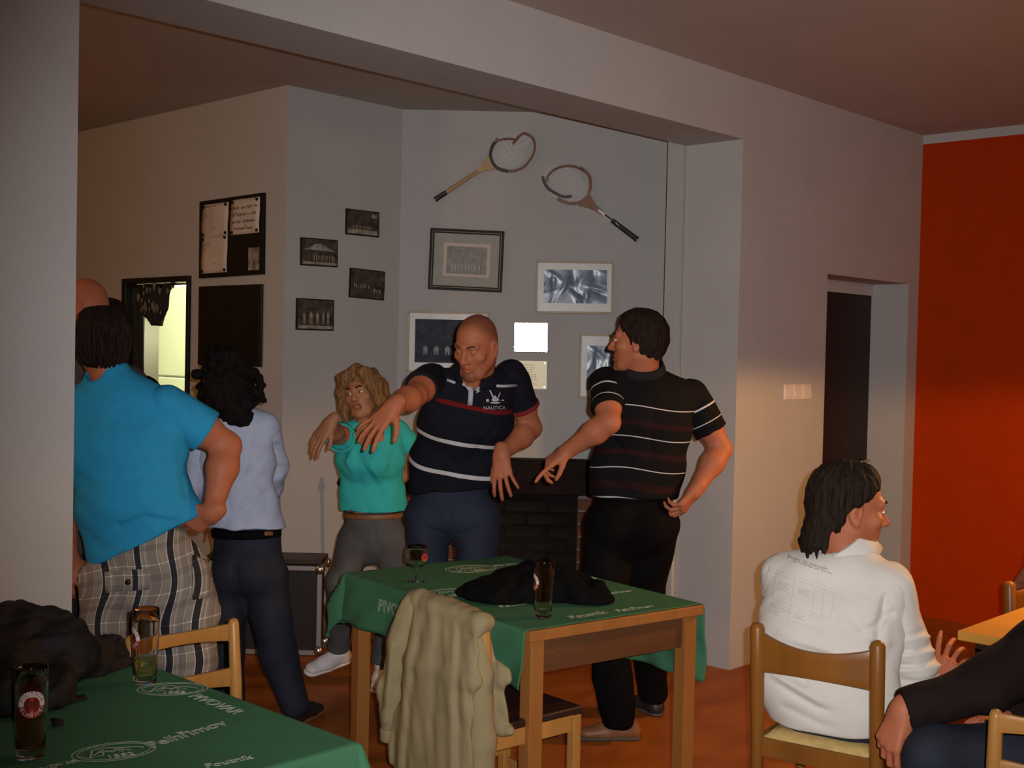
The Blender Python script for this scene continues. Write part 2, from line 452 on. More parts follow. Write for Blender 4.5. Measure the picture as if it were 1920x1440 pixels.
# --- framed pictures on the corner wall
def framed(q, lab, fm, matm, prm, inner, fw, double=False, crinkle=False):
    b = Board(WD, *q)
    r = thing('framed_picture', lab, 'picture', b.q(0, -b.h / 2, 0.01), 0, 'framed pictures on the corner wall')
    m = MB(); b.rim(m, b.w / 2, b.h / 2, fw, 0.001, 0.024)
    if double: b.rim(m, b.w / 2 - fw - .006, b.h / 2 - fw - .006, .007, 0.001, 0.019)
    obj('frame', m, fm, r, world=True, bevel=0.002)
    if double:
        m = MB(); b.rim(m, b.w / 2 - fw, b.h / 2 - fw, .006, .001, .020); obj('frame_inlay', m, M['frame_gold'], r, world=True)
    m = MB(); b.slab(m, -b.w / 2 + fw * .5, b.w / 2 - fw * .5, -b.h / 2 + fw * .5, b.h / 2 - fw * .5, .001, .008); mm = obj('mat_board', m, matm, r, world=True)
    P = [b.wall.uz(*p) - b.c for p in inner]
    s0, s1, t0, t1 = P[0][0], P[1][0], P[1][1], P[0][1]
    if crinkle:
        m = MB(); n1, n2 = 40, 26
        rr = random.Random(5); hs = [[0] * n2 for _ in range(n1)]
        fold = [(rr.uniform(s0, s1), rr.uniform(t0, t1), rr.uniform(0, 3.14), rr.uniform(.008, .02), rr.uniform(-.0035, .0035)) for _ in range(26)]
        def hh(s, t):
            v = 0
            for (a, c, an, wd, am) in fold:
                x = (s - a) * math.cos(an) + (t - c) * math.sin(an); y = -(s - a) * math.sin(an) + (t - c) * math.cos(an)
                v += am * math.exp(-(x / wd) ** 2 - (y / .06) ** 2)
            return v
        G = [[b.q(s0 + (s1 - s0) * i / (n1 - 1), t0 + (t1 - t0) * j / (n2 - 1), .012 + hh(s0 + (s1 - s0) * i / (n1 - 1), t0 + (t1 - t0) * j / (n2 - 1))) for j in range(n2)] for i in range(n1)]
        m.grid(G); obj('print', m, prm, r, world=True, smooth=True)
    else:
        m = MB(); b.slab(m, s0, s1, t0, t1, .008, .0095); obj('print', m, prm, r, world=True)
    return r, b, (s0, s1, t0, t1)

r, b, I = framed(((807, 428), (946, 434), (941, 549), (803, 542)), 'framed faded photo in a black double frame with a grey mat', M['frame_black'], M['mat_grey'], M['print_grey'], ((838, 462), (912, 515)), .014, True)
m = MB(); s0, s1, t0, t1 = I; b.slab(m, s0 - .02, s1 + .02, t0 - .016, t1 + .02, .0078, .0085); obj('print_border', m, M['paper'], r, world=True)
m = MB(); figures(b, m, 9, s0 * .8, s1 * .7, t0 * .8, t0 * .1, .0098, rnd); obj('printed_image', m, M['print_light'], r, world=True, stuff=True)
r, b, I = framed(((1006, 489), (1152, 491), (1148, 589), (1003, 587)), 'pale wooden frame around a crinkled glossy blue print, brightly glinting', M['frame_pale'], M['mat_silver'], M['print_blue'], ((1020, 505), (1137, 570)), .012, False, True)
r, b, I = framed(((766, 583), (917, 586), (914, 702), (762, 698)), 'pale framed dark print partly hidden behind the head of the man in the navy polo', M['frame_pale'], M['mat_silver'], M['print_navy'], ((779, 598), (902, 682)), .012)
m = MB(); figures(b, m, 4, I[0] * .85, I[1] * .5, I[2] * .6, I[2] * .1, .0098, rnd); obj('printed_image', m, M['print_grey'], r, world=True, stuff=True)
r, b, I = framed(((1087, 626), (1232, 629), (1229, 750), (1084, 746)), 'pale framed blue print partly hidden behind the man in the striped polo', M['frame_pale'], M['mat_silver'], M['print_blue'], ((1101, 648), (1216, 734)), .012, False, True)

# --- two metal plaques
LINES = [[4, 6, 6], [4, 5, 5], [4, 6, 7], [4, 5, 6], [3, 5, 6], [2, 4, 6], [0, 7, 7], [0, 6, 8], [0, 7, 7], [0, 6, 10], [0, 4, 5], [0, 5, 9], [0, 7, 10], [0, 3, 6]]
for k, (q, lab, mt) in enumerate([(rect(965, 605, 1027, 659, 1, -1), 'small polished metal plaque shining white in the flash, above the engraved one', M['mirror']),
                                  (rect(966, 676, 1026, 729, 1, -1), 'small brass plaque with engraved lines of small lettering, below the shining one', M['brass'])]):
    b = Board(WD, *q)
    r = thing('wall_plaque', lab, 'plaque', b.q(0, -b.h / 2, .004), 0, 'metal plaques on the corner wall')
    m = MB(); b.slab(m, -b.w / 2, b.w / 2, -b.h / 2, b.h / 2, .002, .005); pl = obj('plate', m, mt, r, world=True, bevel=.0008)
    for sx in (-1, 1):
        for sy in (-1, 1):
            m = MB(); c = b.q(sx * (b.w / 2 - .014), sy * (b.h / 2 - .014), .005)
            m.tube([c, c + DN * .003], .0045, 10); obj('screw', m, M['steel'], r, world=True)
    if k == 1:
        m = MB()
        for i, t in enumerate(LINES):
            tm = b.text([n_ for n_ in t if n_], -.065 + (0 if t[0] else .026), b.h / 2 - .024 - i * .0105, .0078, .0052); m.add(tm.v, tm.f)
        obj('engraving', m, M['ink'], pl, world=True, stuff=True)

# --- broken rackets
def racket(lab, butt, neck, head, hw, broken, mats, flip):
    """butt, neck end and head tip as photo positions on the corner wall"""
    pb_, pn, ph = [WD.uz(*p) for p in (butt, neck, head)]
    Lr = np.linalg.norm(ph - pb_); ax = (ph - pb_) / Lr; sx = np.array([-ax[1], ax[0]])
    nk = (pn - pb_) @ ax
    def q(s, t, o=.02): p = pb_ + ax * t + sx * s; return WD.pt(p[0], p[1], o)
    r = thing('tennis_racket', lab, 'racket', q(0, 0, .01), 0, 'broken wooden rackets on the corner wall')
    c = (nk + Lr) / 2; hl = (Lr - nk) / 2
    E = lambda a, o=.02, k=1.0: q(hw * k * math.sin(a), c + hl * k * -math.cos(a), o)
    for (poly, mi, wd) in broken:                    # bent pieces of the hoop, traced on the wall plane
        m = MB(); C = [np.array([760 + x * .25, 230 + y * .25]) for x, y in poly]
        fine = []
        for i in range(len(C) - 1):
            p0_, p1_, p2_, p3_ = C[max(i - 1, 0)], C[i], C[i + 1], C[min(i + 2, len(C) - 1)]
            for t in (0, .25, .5, .75):
                fine.append(.5 * (2 * p1_ + (p2_ - p0_) * t + (2 * p0_ - 5 * p1_ + 4 * p2_ - p3_) * t * t + (3 * p1_ - p0_ - 3 * p2_ + p3_) * t ** 3))
        fine.append(C[-1]); n = len(fine) - 1
        A = np.array([WD.pt(*WD.uz(*c_), .022) for c_ in fine])
        T = np.gradient(A, axis=0); T /= np.linalg.norm(T, axis=1, keepdims=True); Nn = np.cross(T, DN)
        ring = np.stack([A + Nn * wd * .5 + DN * .009, A - Nn * wd * .5 + DN * .009, A - Nn * wd * .5 - DN * .009, A + Nn * wd * .5 - DN * .009], 1)
        v = ring.reshape(-1, 3); f = [(4 * i + j, 4 * i + (j + 1) % 4, 4 * i + 4 + (j + 1) % 4, 4 * i + 4 + j) for i in range(n) for j in range(4)] + [(3, 2, 1, 0), (4 * n, 4 * n + 1, 4 * n + 2, 4 * n + 3)]
        obj('hoop', m.add(v, f), mats[mi], r, world=True, bevel=.002)
    m = MB(); sl = MB()
    # strings clipped to the inside of the hoop
    k = .93
    for i in range(-6, 7):
        s = hw * k * i / 6.6
        t = hl * k * math.sqrt(max(0, 1 - (i / 6.6) ** 2)); j = (random.random() - .5) * .006
        e = .45 if (flip * i >= 3) else 1
        m.tube([q(s, c - t), q(s + j, c, .019), q(s + j * 3, c + t * e)], .0016, 4)
    for i in range(-8, 9):
        t = hl * k * i / 8.8
        s = hw * k * math.sqrt(max(0, 1 - (i / 8.8) ** 2)); j = (random.random() - .5) * .008
        e = .5 if i > 4 else 1
        m.tube([q(-s * (e if flip < 0 else 1), c + t), q(0, c + t + j), q(s * (e if flip > 0 else 1), c + t + j)], .0016, 4)
    st = obj('strings', m, M['string'], r, world=True, stuff=True)
    # throat wedge
    m = MB(); pr = [(.012, nk - .14), (.017, nk - .075), (.030, nk - .035), (.052, nk + .012), (.02, nk + .006), (-.02, nk + .006), (-.052, nk + .012), (-.030, nk - .035), (-.017, nk - .075), (-.012, nk - .14)]
    n = len(pr); v = [q(s, t, .012) for s, t in pr] + [q(s, t, .030) for s, t in pr]
    m.add(v, [tuple(range(n)), tuple(range(2 * n - 1, n - 1, -1))] + [(i, n + i, n + (i + 1) % n, (i + 1) % n) for i in range(n)])
    obj('throat', m, mats[3], r, world=True, bevel=.002)
    def seg(nm, t0, t1, w0, w1, mt, o=.015):
        m = MB(); R_ = []
        for t, w in ((t0, w0), (t1, w1)):
            for i in range(8):
                a = math.pi / 4 * (i + .5); R_.append(q(w * math.cos(a), t, .021 + o * math.sin(a)))
        m.add(R_, [(i, (i + 1) % 8, 8 + (i + 1) % 8, 8 + i) for i in range(8)] + [tuple(range(7, -1, -1)), tuple(range(8, 16))])
        return obj(nm, m, mt, r, world=True, bevel=.001)
    return r, seg, nk, q

r, seg, nk, q = racket('broken wooden tennis racket with a tan handle, upper left of the two', (818, 374), (921, 306), (994, 258), .105,
    [([(700, 125), (660, 170), (640, 230), (645, 280), (665, 320), (700, 350), (770, 370)], 1, .019), ([(770, 369), (830, 362), (890, 335), (930, 290), (960, 240), (972, 180), (960, 130), (930, 100), (890, 85), (855, 105), (830, 135), (805, 168)], 0, .014),
     ([(700, 137), (760, 126), (815, 130), (832, 142)], 0, .012)],
    [M['racket_brown'], M['racket_dark'], M['racket_tan'], M['racket_tan']], -1)
seg('grip', .0, .075, .0165, .0155, M['leather']); seg('butt_cap', -.008, .006, .0185, .0175, M['racket_dark']); seg('handle', .075, nk - .10, .0155, .0125, M['tan_leather'])
m = MB()
for i in range(5):
    m.tube([q(.100, nk + .09 + i * .012, .033), q(.086, nk + .092 + i * .012, .033)], .0016, 5); m.tube([q(-.103, nk + .10 + i * .012, .033), q(-.088, nk + .102 + i * .012, .033)], .0016, 5)
obj('white_binding', m, M['white_plastic'], r, world=True, stuff=True)
r, seg, nk, q = racket('broken brown wooden tennis racket with a dark grip, lower right of the two', (1193, 449), (1098, 374), (1020, 318), .108,
    [([(1140, 570), (1170, 590), (1230, 608), (1290, 605), (1340, 580), (1375, 530), (1388, 480), (1385, 430), (1365, 385), (1310, 343)], 2, .018), ([(1335, 362), (1280, 337), (1220, 328), (1150, 340), (1100, 370), (1070, 405), (1060, 442)], 2, .014),
     ([(1030, 408), (1045, 460), (1080, 505), (1130, 535), (1190, 560), (1245, 553)], 1, .016)],
    [M['racket_brown'], M['racket_dark'], M['racket_brown'], M['racket_brown']], 1)
seg('grip', .0, .19, .0175, .0155, M['leather']); seg('butt_cap', -.006, .012, .0195, .018, M['racket_dark']); seg('handle', .19, nk - .10, .0155, .0125, M['white_plastic'])
seg('handle_patch', .19, .245, .012, .011, M['leather'], .0165)
tm = scribble([3], .016, 5); m = MB().add([q(-p[1] + .006, .165 - p[0], .038) for p in tm[0]], tm[1]); obj('lettering', m, M['white_plastic'], r, world=True, stuff=True)
m = MB()
for i in range(9):
    a = math.radians(8 + i * 5.5); m.tube([q(.113 * math.sin(-a), nk + .135 - .135 * math.cos(a), .034), q(.098 * math.sin(-a), nk + .135 - .118 * math.cos(a), .034)], .0015, 5)
obj('white_binding', m, M['white_plastic'], r, world=True, stuff=True)

# --- notice board and black screen on the hatch wall
b = Board(WH, (380, 379), (500, 361), (497, 515), (377, 522))
r = thing('notice_board', 'black notice board with three pinned papers and a small poster', 'notice board', b.q(0, -b.h / 2, .01))
m = MB(); b.slab(m, -b.w / 2, b.w / 2, -b.h / 2, b.h / 2, .002, .010); obj('board', m, M['black'], r, world=True)
m = MB(); b.rim(m, b.w / 2, b.h / 2, .018, .002, .020); obj('frame', m, M['frame_black'], r, world=True, bevel=.002)
W2, H2 = b.w, b.h
def paper(name, s0, s1, t0, t1, lines, o=.012, title=None, big=False):
    m = MB(); G = [[b.q(W2 * (s0 + (s1 - s0) * i / 6), H2 * (t0 + (t1 - t0) * j / 8), o + .003 * math.sin(i * 1.1 + j * .7)) for j in range(9)] for i in range(7)]
    m.grid(G, thick=-.0008); p = obj(name, m, M['paper'], r, world=True, smooth=True)
    m = MB()
    if title:
        t = b.text(title, W2 * (s0 + .05), H2 * (t1 - .045), .016, o + .005); m.add(t.v, t.f)
    for i, ln in enumerate(lines):
        sz = .030 if big else .0085
        t = b.text(ln, W2 * (s0 + s1) / 2 if big else W2 * (s0 + .05), H2 * (t1 - (.13 if big else .075)) - i * (sz * 1.35), sz, o + .005, align='CENTER' if big else 'LEFT'); m.add(t.v, t.f)
    if lines or title: obj('lettering', m, M['ink'], p, world=True, stuff=True)
    for sx, sy in ((s0 + .03, t0 + .03), (s1 - .03, t0 + .03), (s0 + .03, t1 - .03), (s1 - .03, t1 - .03)):
        c = b.q(W2 * sx, H2 * sy, o + .004); m = MB().tube([c, c + WH.n * .006], [.010, .009], 10); obj('pin', m, M['black'], p, world=True)
paper('paper', -.47, -.05, .03, .45, [[7, 5, 0, 5], [5, 5, 4], [6, 6, 5], [7, 4, 6], [5, 6, 5], [6, 5, 5], [6, 5, 4]] * 2, title=[9, 3])
paper('paper', -.48, -.06, -.44, .03, [[8, 9], [7, 6], [6, 6], [5]], title=None)
paper('paper', -.01, .43, .02, .46, [[5, 6, 2], [8, 1, 3], [5, 7], [10]], big=True)
m = MB(); b.slab(m, W2 * .27, W2 * .43, -H2 * .44, -H2 * .16, .010, .013); po = obj('poster', m, mat('poster', (0.05, 0.03, 0.03), .4, vscale=18, alt=(0.45, 0.40, 0.36)), r, world=True)
b = Board(WH, (378, 537), (497, 533), (492, 688), (374, 684))
r = thing('wall_screen', 'large black flat screen on the wall below the notice board', 'screen', b.q(0, -b.h / 2, .02))
m = MB(); b.slab(m, -b.w / 2, b.w / 2, -b.h / 2, b.h / 2, .004, .018); obj('casing', m, M['black'], r, world=True, bevel=.004)
m = MB(); b.slab(m, -b.w / 2 + .02, b.w / 2 - .02, -b.h / 2 + .03, b.h / 2 - .02, .018, .0195); obj('panel', m, mat('screen_panel', (0.004, 0.004, 0.004), .12), r, world=True)
m = MB(); b.slab(m, -.12, .12, -.12, .12, .0005, .004); obj('bracket', m, M['black'], r, world=True)

# --- light switches
sz0 = WR.uz(1468, 722); sz1 = WR.uz(1518, 747)
for i, lab in enumerate(['white light switch, leftmost of the row of three by the door niche', 'white light switch in the middle of the row of three by the door niche', 'white light switch of the row of three nearest the door niche']):
    du = (sz1[0] - sz0[0]) / 3; u0 = sz0[0] + du * i; zc = 0.5 * (WR.uz(1492, 721)[1] + WR.uz(1492, 748)[1]); hh_ = .043
    r = thing('light_switch', lab, 'switch', WR.pt(u0 + du / 2, zc - hh_, .004), 0, 'light switches by the door niche')
    m = MB().box((u0 + .001, Y_P - .010, zc - hh_), (u0 + du - .001, Y_P - .001, zc + hh_)); obj('plate', m, M['white_plastic'], r, world=True, bevel=.003)
    v = [(u0 + .009, Y_P - .019, zc - .030), (u0 + du - .009, Y_P - .019, zc - .030), (u0 + du - .009, Y_P - .010, zc - .030), (u0 + .009, Y_P - .010, zc - .030),
         (u0 + .009, Y_P - .012, zc + .030), (u0 + du - .009, Y_P - .012, zc + .030), (u0 + du - .009, Y_P - .010, zc + .030), (u0 + .009, Y_P - .010, zc + .030)]
    m = MB().add(v, [(0, 3, 2, 1), (4, 5, 6, 7), (0, 1, 5, 4), (1, 2, 6, 5), (2, 3, 7, 6), (3, 0, 4, 7)]); obj('rocker', m, M['white_plastic'], r, world=True, bevel=.002)

# --- behind the hatch: fridge and curtain
M['curtain'] = mat('curtain_flowered', (0.012, 0.010, 0.009), .85, vscale=11, alt=(0.02, 0.018, 0.015))
M['petal'] = mat('curtain_petals', (0.22, 0.20, 0.15), .85)
fp = on_plane(297, 640, (X_H + 1.0, 0, 0), (1, 0, 0)); fz = on_plane(300, 705, (X_H + 1.0, 0, 0), (1, 0, 0))[2]; ft = on_plane(345, 528, (X_H + 1.0, 0, 0), (1, 0, 0))[2]
fx, fy1 = X_H + 1.0, fp[1]
r = thing('fridge', 'tall white fridge with two doors seen through the serving hatch', 'fridge', (fx + .3, fy1 - .35, 0))
obj('cabinet', MB().box((fx + .04, fy1 - .72, .03), (fx + .65, fy1, ft)).box((fx + .06, fy1 - .70, .0), (fx + .6, fy1 - .02, .03)), M['fridge'], r, world=True, bevel=.01)
d1 = obj('door', MB().box((fx, fy1 - .72, fz + .006), (fx + .036, fy1, ft - .03)), M['fridge'], r, world=True, bevel=.008)
d2 = obj('door', MB().box((fx, fy1 - .72, .06), (fx + .036, fy1, fz - .006)), M['fridge'], r, world=True, bevel=.008)
for d_, z0 in ((d1, fz + .05), (d2, fz - .35)):
    obj('handle', MB().tube([(fx, fy1 - .67, z0), (fx - .03, fy1 - .67, z0 + .01), (fx - .03, fy1 - .67, z0 + .29), (fx, fy1 - .67, z0 + .3)], .009), M['fridge'], d_, world=True, smooth=True)
hw = hy1 - hy0
cr_ = thing('hatch_curtain', 'dark flowered curtain with a gathered swag hanging in the serving hatch', 'curtain', (X_H + .05, (hy0 + hy1) / 2, hz0 + .02))
xc = X_H + .05
yp = lambda px, py: on_plane(px, py, (xc, 0, 0), (1, 0, 0))
ya, yb_ = hy1 - .055, yp(270, 640)[1]
G = []
for i in range(41):
    t = i / 40; y = ya + (yb_ - ya) * t
    G.append([(xc + .012 * math.sin(t * 30 + j * .15), y, hz1 - .045 - (hz1 - .045 - hz0 - .02) * j / 20) for j in range(21)])
obj('side_panel', MB().grid(G, thick=.003), M['curtain'], cr_, world=True, smooth=True)
xc -= .04
LE = [(262, 531), (261, 560), (266, 578), (272, 592), (286, 610)]; RE = [(331, 528), (327, 548), (319, 572), (313, 590), (304, 611)]
G = []
for i in range(25):
    t = i / 24; row = []
    for j in range(17):
        q_ = j / 16 * 4; a_ = min(int(q_), 3); fr = q_ - a_
        l = np.array(LE[a_]) * (1 - fr) + np.array(LE[a_ + 1]) * fr; r_ = np.array(RE[a_]) * (1 - fr) + np.array(RE[a_ + 1]) * fr
        c = l * (1 - t) + r_ * t; p = yp(*c)
        row.append((xc + .016 * math.sin(t * 22 + j * .5) - .02 * math.sin(math.pi * j / 16), p[1], min(p[2], hz1 - .04)))
    G.append(row)
sw = obj('swag', MB().grid(G, thick=.003), M['curtain'], cr_, world=True, smooth=True)
m = MB(); rr = random.Random(11)
for k in range(34):
    i, j = rr.randint(2, 22), rr.randint(1, 11); c = np.array(G[i][j]) + np.array([-.006, 0, 0]); R0 = rr.uniform(.012, .030)
    n = 7; v = [c + np.array([-.002, R0 * (.6 + .4 * (q_ % 2)) * math.cos(2 * math.pi * q_ / n), R0 * 1.3 * (.6 + .4 * (q_ % 2)) * math.sin(2 * math.pi * q_ / n)]) for q_ in range(n)]
    m.add(v, [tuple(range(n))])
obj('flower_print', m, M['petal'], sw, world=True, stuff=True)
obj('curtain_rail', MB().tube([(xc - .01, hy0 + .035, hz1 - .048), (xc - .01, hy1 - .055, hz1 - .048)], .006), M['black'], cr_, world=True)

# ------------------------------------------------------------------ fireplace in the corner wall
M['brick'] = mat('brick', (0.12, 0.042, 0.022), .85, bump=.3, bscale=30, var=.3, vscale=9)
M['mortar'] = mat('mortar', (0.20, 0.17, 0.15), .95, bump=.2)
M['soot'] = mat('sooty_brick', (0.005, 0.0045, 0.004), .95, vscale=2.2, alt=(0.030, 0.027, 0.024), bump=.3, bscale=14, spec=.05)
M['mantel'] = mat('mantel_wood', (0.012, 0.006, 0.0045), .55, bump=.08, bscale=20, var=.3, vscale=8, spec=.06)
u0, zt = WD.uz(762, 853); u1 = WD.uz(1262, 853)[0]; ul = WD.uz(868, 960)[0]; ur = WD.uz(1082, 960)[0]; zm = WD.uz(1000, 922)[1]
fp_ = thing('fireplace', 'brick corner fireplace with a dark wooden mantel beam and a sooty hearth', 'fireplace', WD.pt((u0 + u1) / 2, 0, .06))
def dbox(m, a, b_, z0, z1, o0, o1, mi=0):
    return m.obox(WD.pt((a + b_) / 2, (z0 + z1) / 2, (o0 + o1) / 2), DU * (b_ - a) / 2, DN * (o1 - o0) / 2, (0, 0, (z1 - z0) / 2), mi)
for (a, c) in ((u0, ul), (ur, u1)):
    m = MB(); dbox(m, a, c, 0, zm, .004, .09); obj('mortar_bed', m, M['mortar'], fp_, world=True)
m = MB(); dbox(m, u0 - .02, u1 + .0, zm, zt, .004, .16); obj('mantel', m, M['mantel'], fp_, world=True, bevel=.006)
m = MB(); dbox(m, ul, ur, 0, zm, .002, .02); obj('firebox', m, M['soot'], fp_, world=True)
m = MB(); dbox(m, ul, ur, 0, .05, .02, .30); obj('hearth', m, M['soot'], fp_, world=True)
bm_ = {}
for (a, c) in ((u0, ul), (ur, u1)):
    row = 0; z = .008
    while z + .065 < zm:
        L_ = .25; x = a - (L_ / 2 + .005 if row % 2 else 0)
        while x < c - .02:
            s0, s1 = max(x, a + .002), min(x + L_, c - .002)
            if s1 - s0 > .03:
                key = round(s1 - s0, 2)
                if key not in bm_:
                    q_ = MB(); q_.obox((0, 0, 0), (key / 2, 0, 0), (0, .05, 0), (0, 0, .0325)); bm_[key] = obj('brick', q_, M['brick'], fp_, bevel=.004, seg=1)
                    o = bm_[key]
                else:
                    o = bm_[key].copy(); COL.objects.link(o)
                p = WD.pt((s0 + s1) / 2, z + .0325, .052 + random.uniform(-.003, .004)) - root_loc(fp_)
                o.location = Vector(p); o.rotation_euler = (0, 0, math.atan2(DU[1], DU[0]))
            x += L_ + .012
        z += .065 + .013; row += 1
# sooty bricks at the back of the firebox
sb = None; row = 0; z = .06
while z + .065 < zm:
    x = ul - (.13 if row % 2 else 0)
    while x < ur - .03:
        s0, s1 = max(x, ul), min(x + .25, ur)
        if s1 - s0 > .05:
            q_ = MB(); q_.obox((0, 0, 0), ((s1 - s0) / 2, 0, 0), (0, .008, 0), (0, 0, .0325)); o = obj('sooty_brick', q_, M['soot'], fp_, bevel=.003, seg=1)
            o.location = Vector(WD.pt((s0 + s1) / 2, z + .0325, .022 + random.uniform(-.001, .003)) - root_loc(fp_)); o.rotation_euler = (0, 0, math.atan2(DU[1], DU[0]))
        x += .262
    z += .078; row += 1

# ------------------------------------------------------------------ flight case in front of the short wall
M['case_black'] = mat('case_black', (0.012, 0.007, 0.007), .6, bump=.05, bscale=60)
M['alu'] = mat('aluminium_edge', (0.30, 0.27, 0.26), .5, .6)
cb = on_z(597, 1230, 0.0); cz = on_plane(600, 1058, cb, FW)[2]
cdir = np.array([RT[0], RT[1], 0]) * 1.0; cdir = cdir / np.linalg.norm(cdir)
cw = .62
r = thing('flight_case', 'black flight case with aluminium edges and ball corners standing behind the dancing people', 'case', cb - cdir * cw / 2)
cn = np.array([-cdir[1], cdir[0], 0]);  cn = cn if cn @ FW > 0 else -cn
P3 = lambda a, d, z: cb - cdir * a + cn * d + np.array([0, 0, z])
dpt = .22; hz = cz
m = MB().obox(P3(cw / 2, dpt / 2, hz / 2 + .01), cdir * (cw / 2 - .006), cn * (dpt / 2 - .006), (0, 0, hz / 2 - .016)); obj('body', m, M['case_black'], r, world=True)
for a in (0, cw):
    for d in (0, dpt): obj('upright_edge', MB().bar(P3(a, d, .02), P3(a, d, hz - .01), .026, .026, cdir), M['alu'], r, world=True, bevel=.003)
for z in (.018, hz - .02):
    for d in (0, dpt): obj('edge', MB().bar(P3(0, d, z), P3(cw, d, z), .026, .026), M['alu'], r, world=True, bevel=.003)
    for a in (0, cw): obj('edge', MB().bar(P3(a, 0, z), P3(a, dpt, z), .026, .026), M['alu'], r, world=True, bevel=.003)
for a in (0, cw):
    for d in (0, dpt):
        for z in (.03, hz - .025):
            c = P3(a, d, z); m = MB().lathe([(0, -.03), (.02, -.024), (.03, 0), (.02, .024), (0, .03)], c, 12); obj('ball_corner', m, M['steel'], r, world=True, smooth=True)
m = MB().obox(P3(cw / 2, dpt / 2, hz + .012), cdir * (cw / 2 + .01), cn * (dpt / 2 + .01), (0, 0, .013)); obj('lid', m, M['dark_wood'], r, world=True, bevel=.006)

# black stand behind the woman in teal
sp = on_z(668, 1196, 0.0)
r = thing('pole_stand', 'thin black metal stand with a round knob behind the woman in teal', 'stand', sp)
tp = at(640, 905, np.linalg.norm((sp - CAM) @ FW)); 
o_ = sp; m = MB().tube([o_ + np.array([0, 0, .03]), tp + np.array([0, 0, .05])], .012, 10); obj('pole', m, M['black'], r, world=True, smooth=True)
c = tp; obj('knob', MB().lathe([(0, -.028), (.018, -.024), (.028, 0), (.018, .024), (0, .028)], c, 14), M['black'], r, world=True, smooth=True)
for k in range(3):
    a = k * 2.094 + .4; e = o_ + np.array([.15 * math.cos(a), .15 * math.sin(a), .01]); obj('foot', MB().tube([o_ + np.array([0, 0, .16]), e], .009, 8), M['black'], r, world=True)
# ------------------------------------------------------------------ organic shapes: smooth distance fields meshed by surface nets
def nrm(v):
    v = np.array(v, float); return v / (np.linalg.norm(v) + 1e-12)

def smin(a, b, k):
    if k <= 0: return np.minimum(a, b)
    h = np.maximum(k - np.abs(a - b), 0) / k
    return np.minimum(a, b) - h * h * k * .25

def smax(a, b, k): return -smin(-a, -b, k)

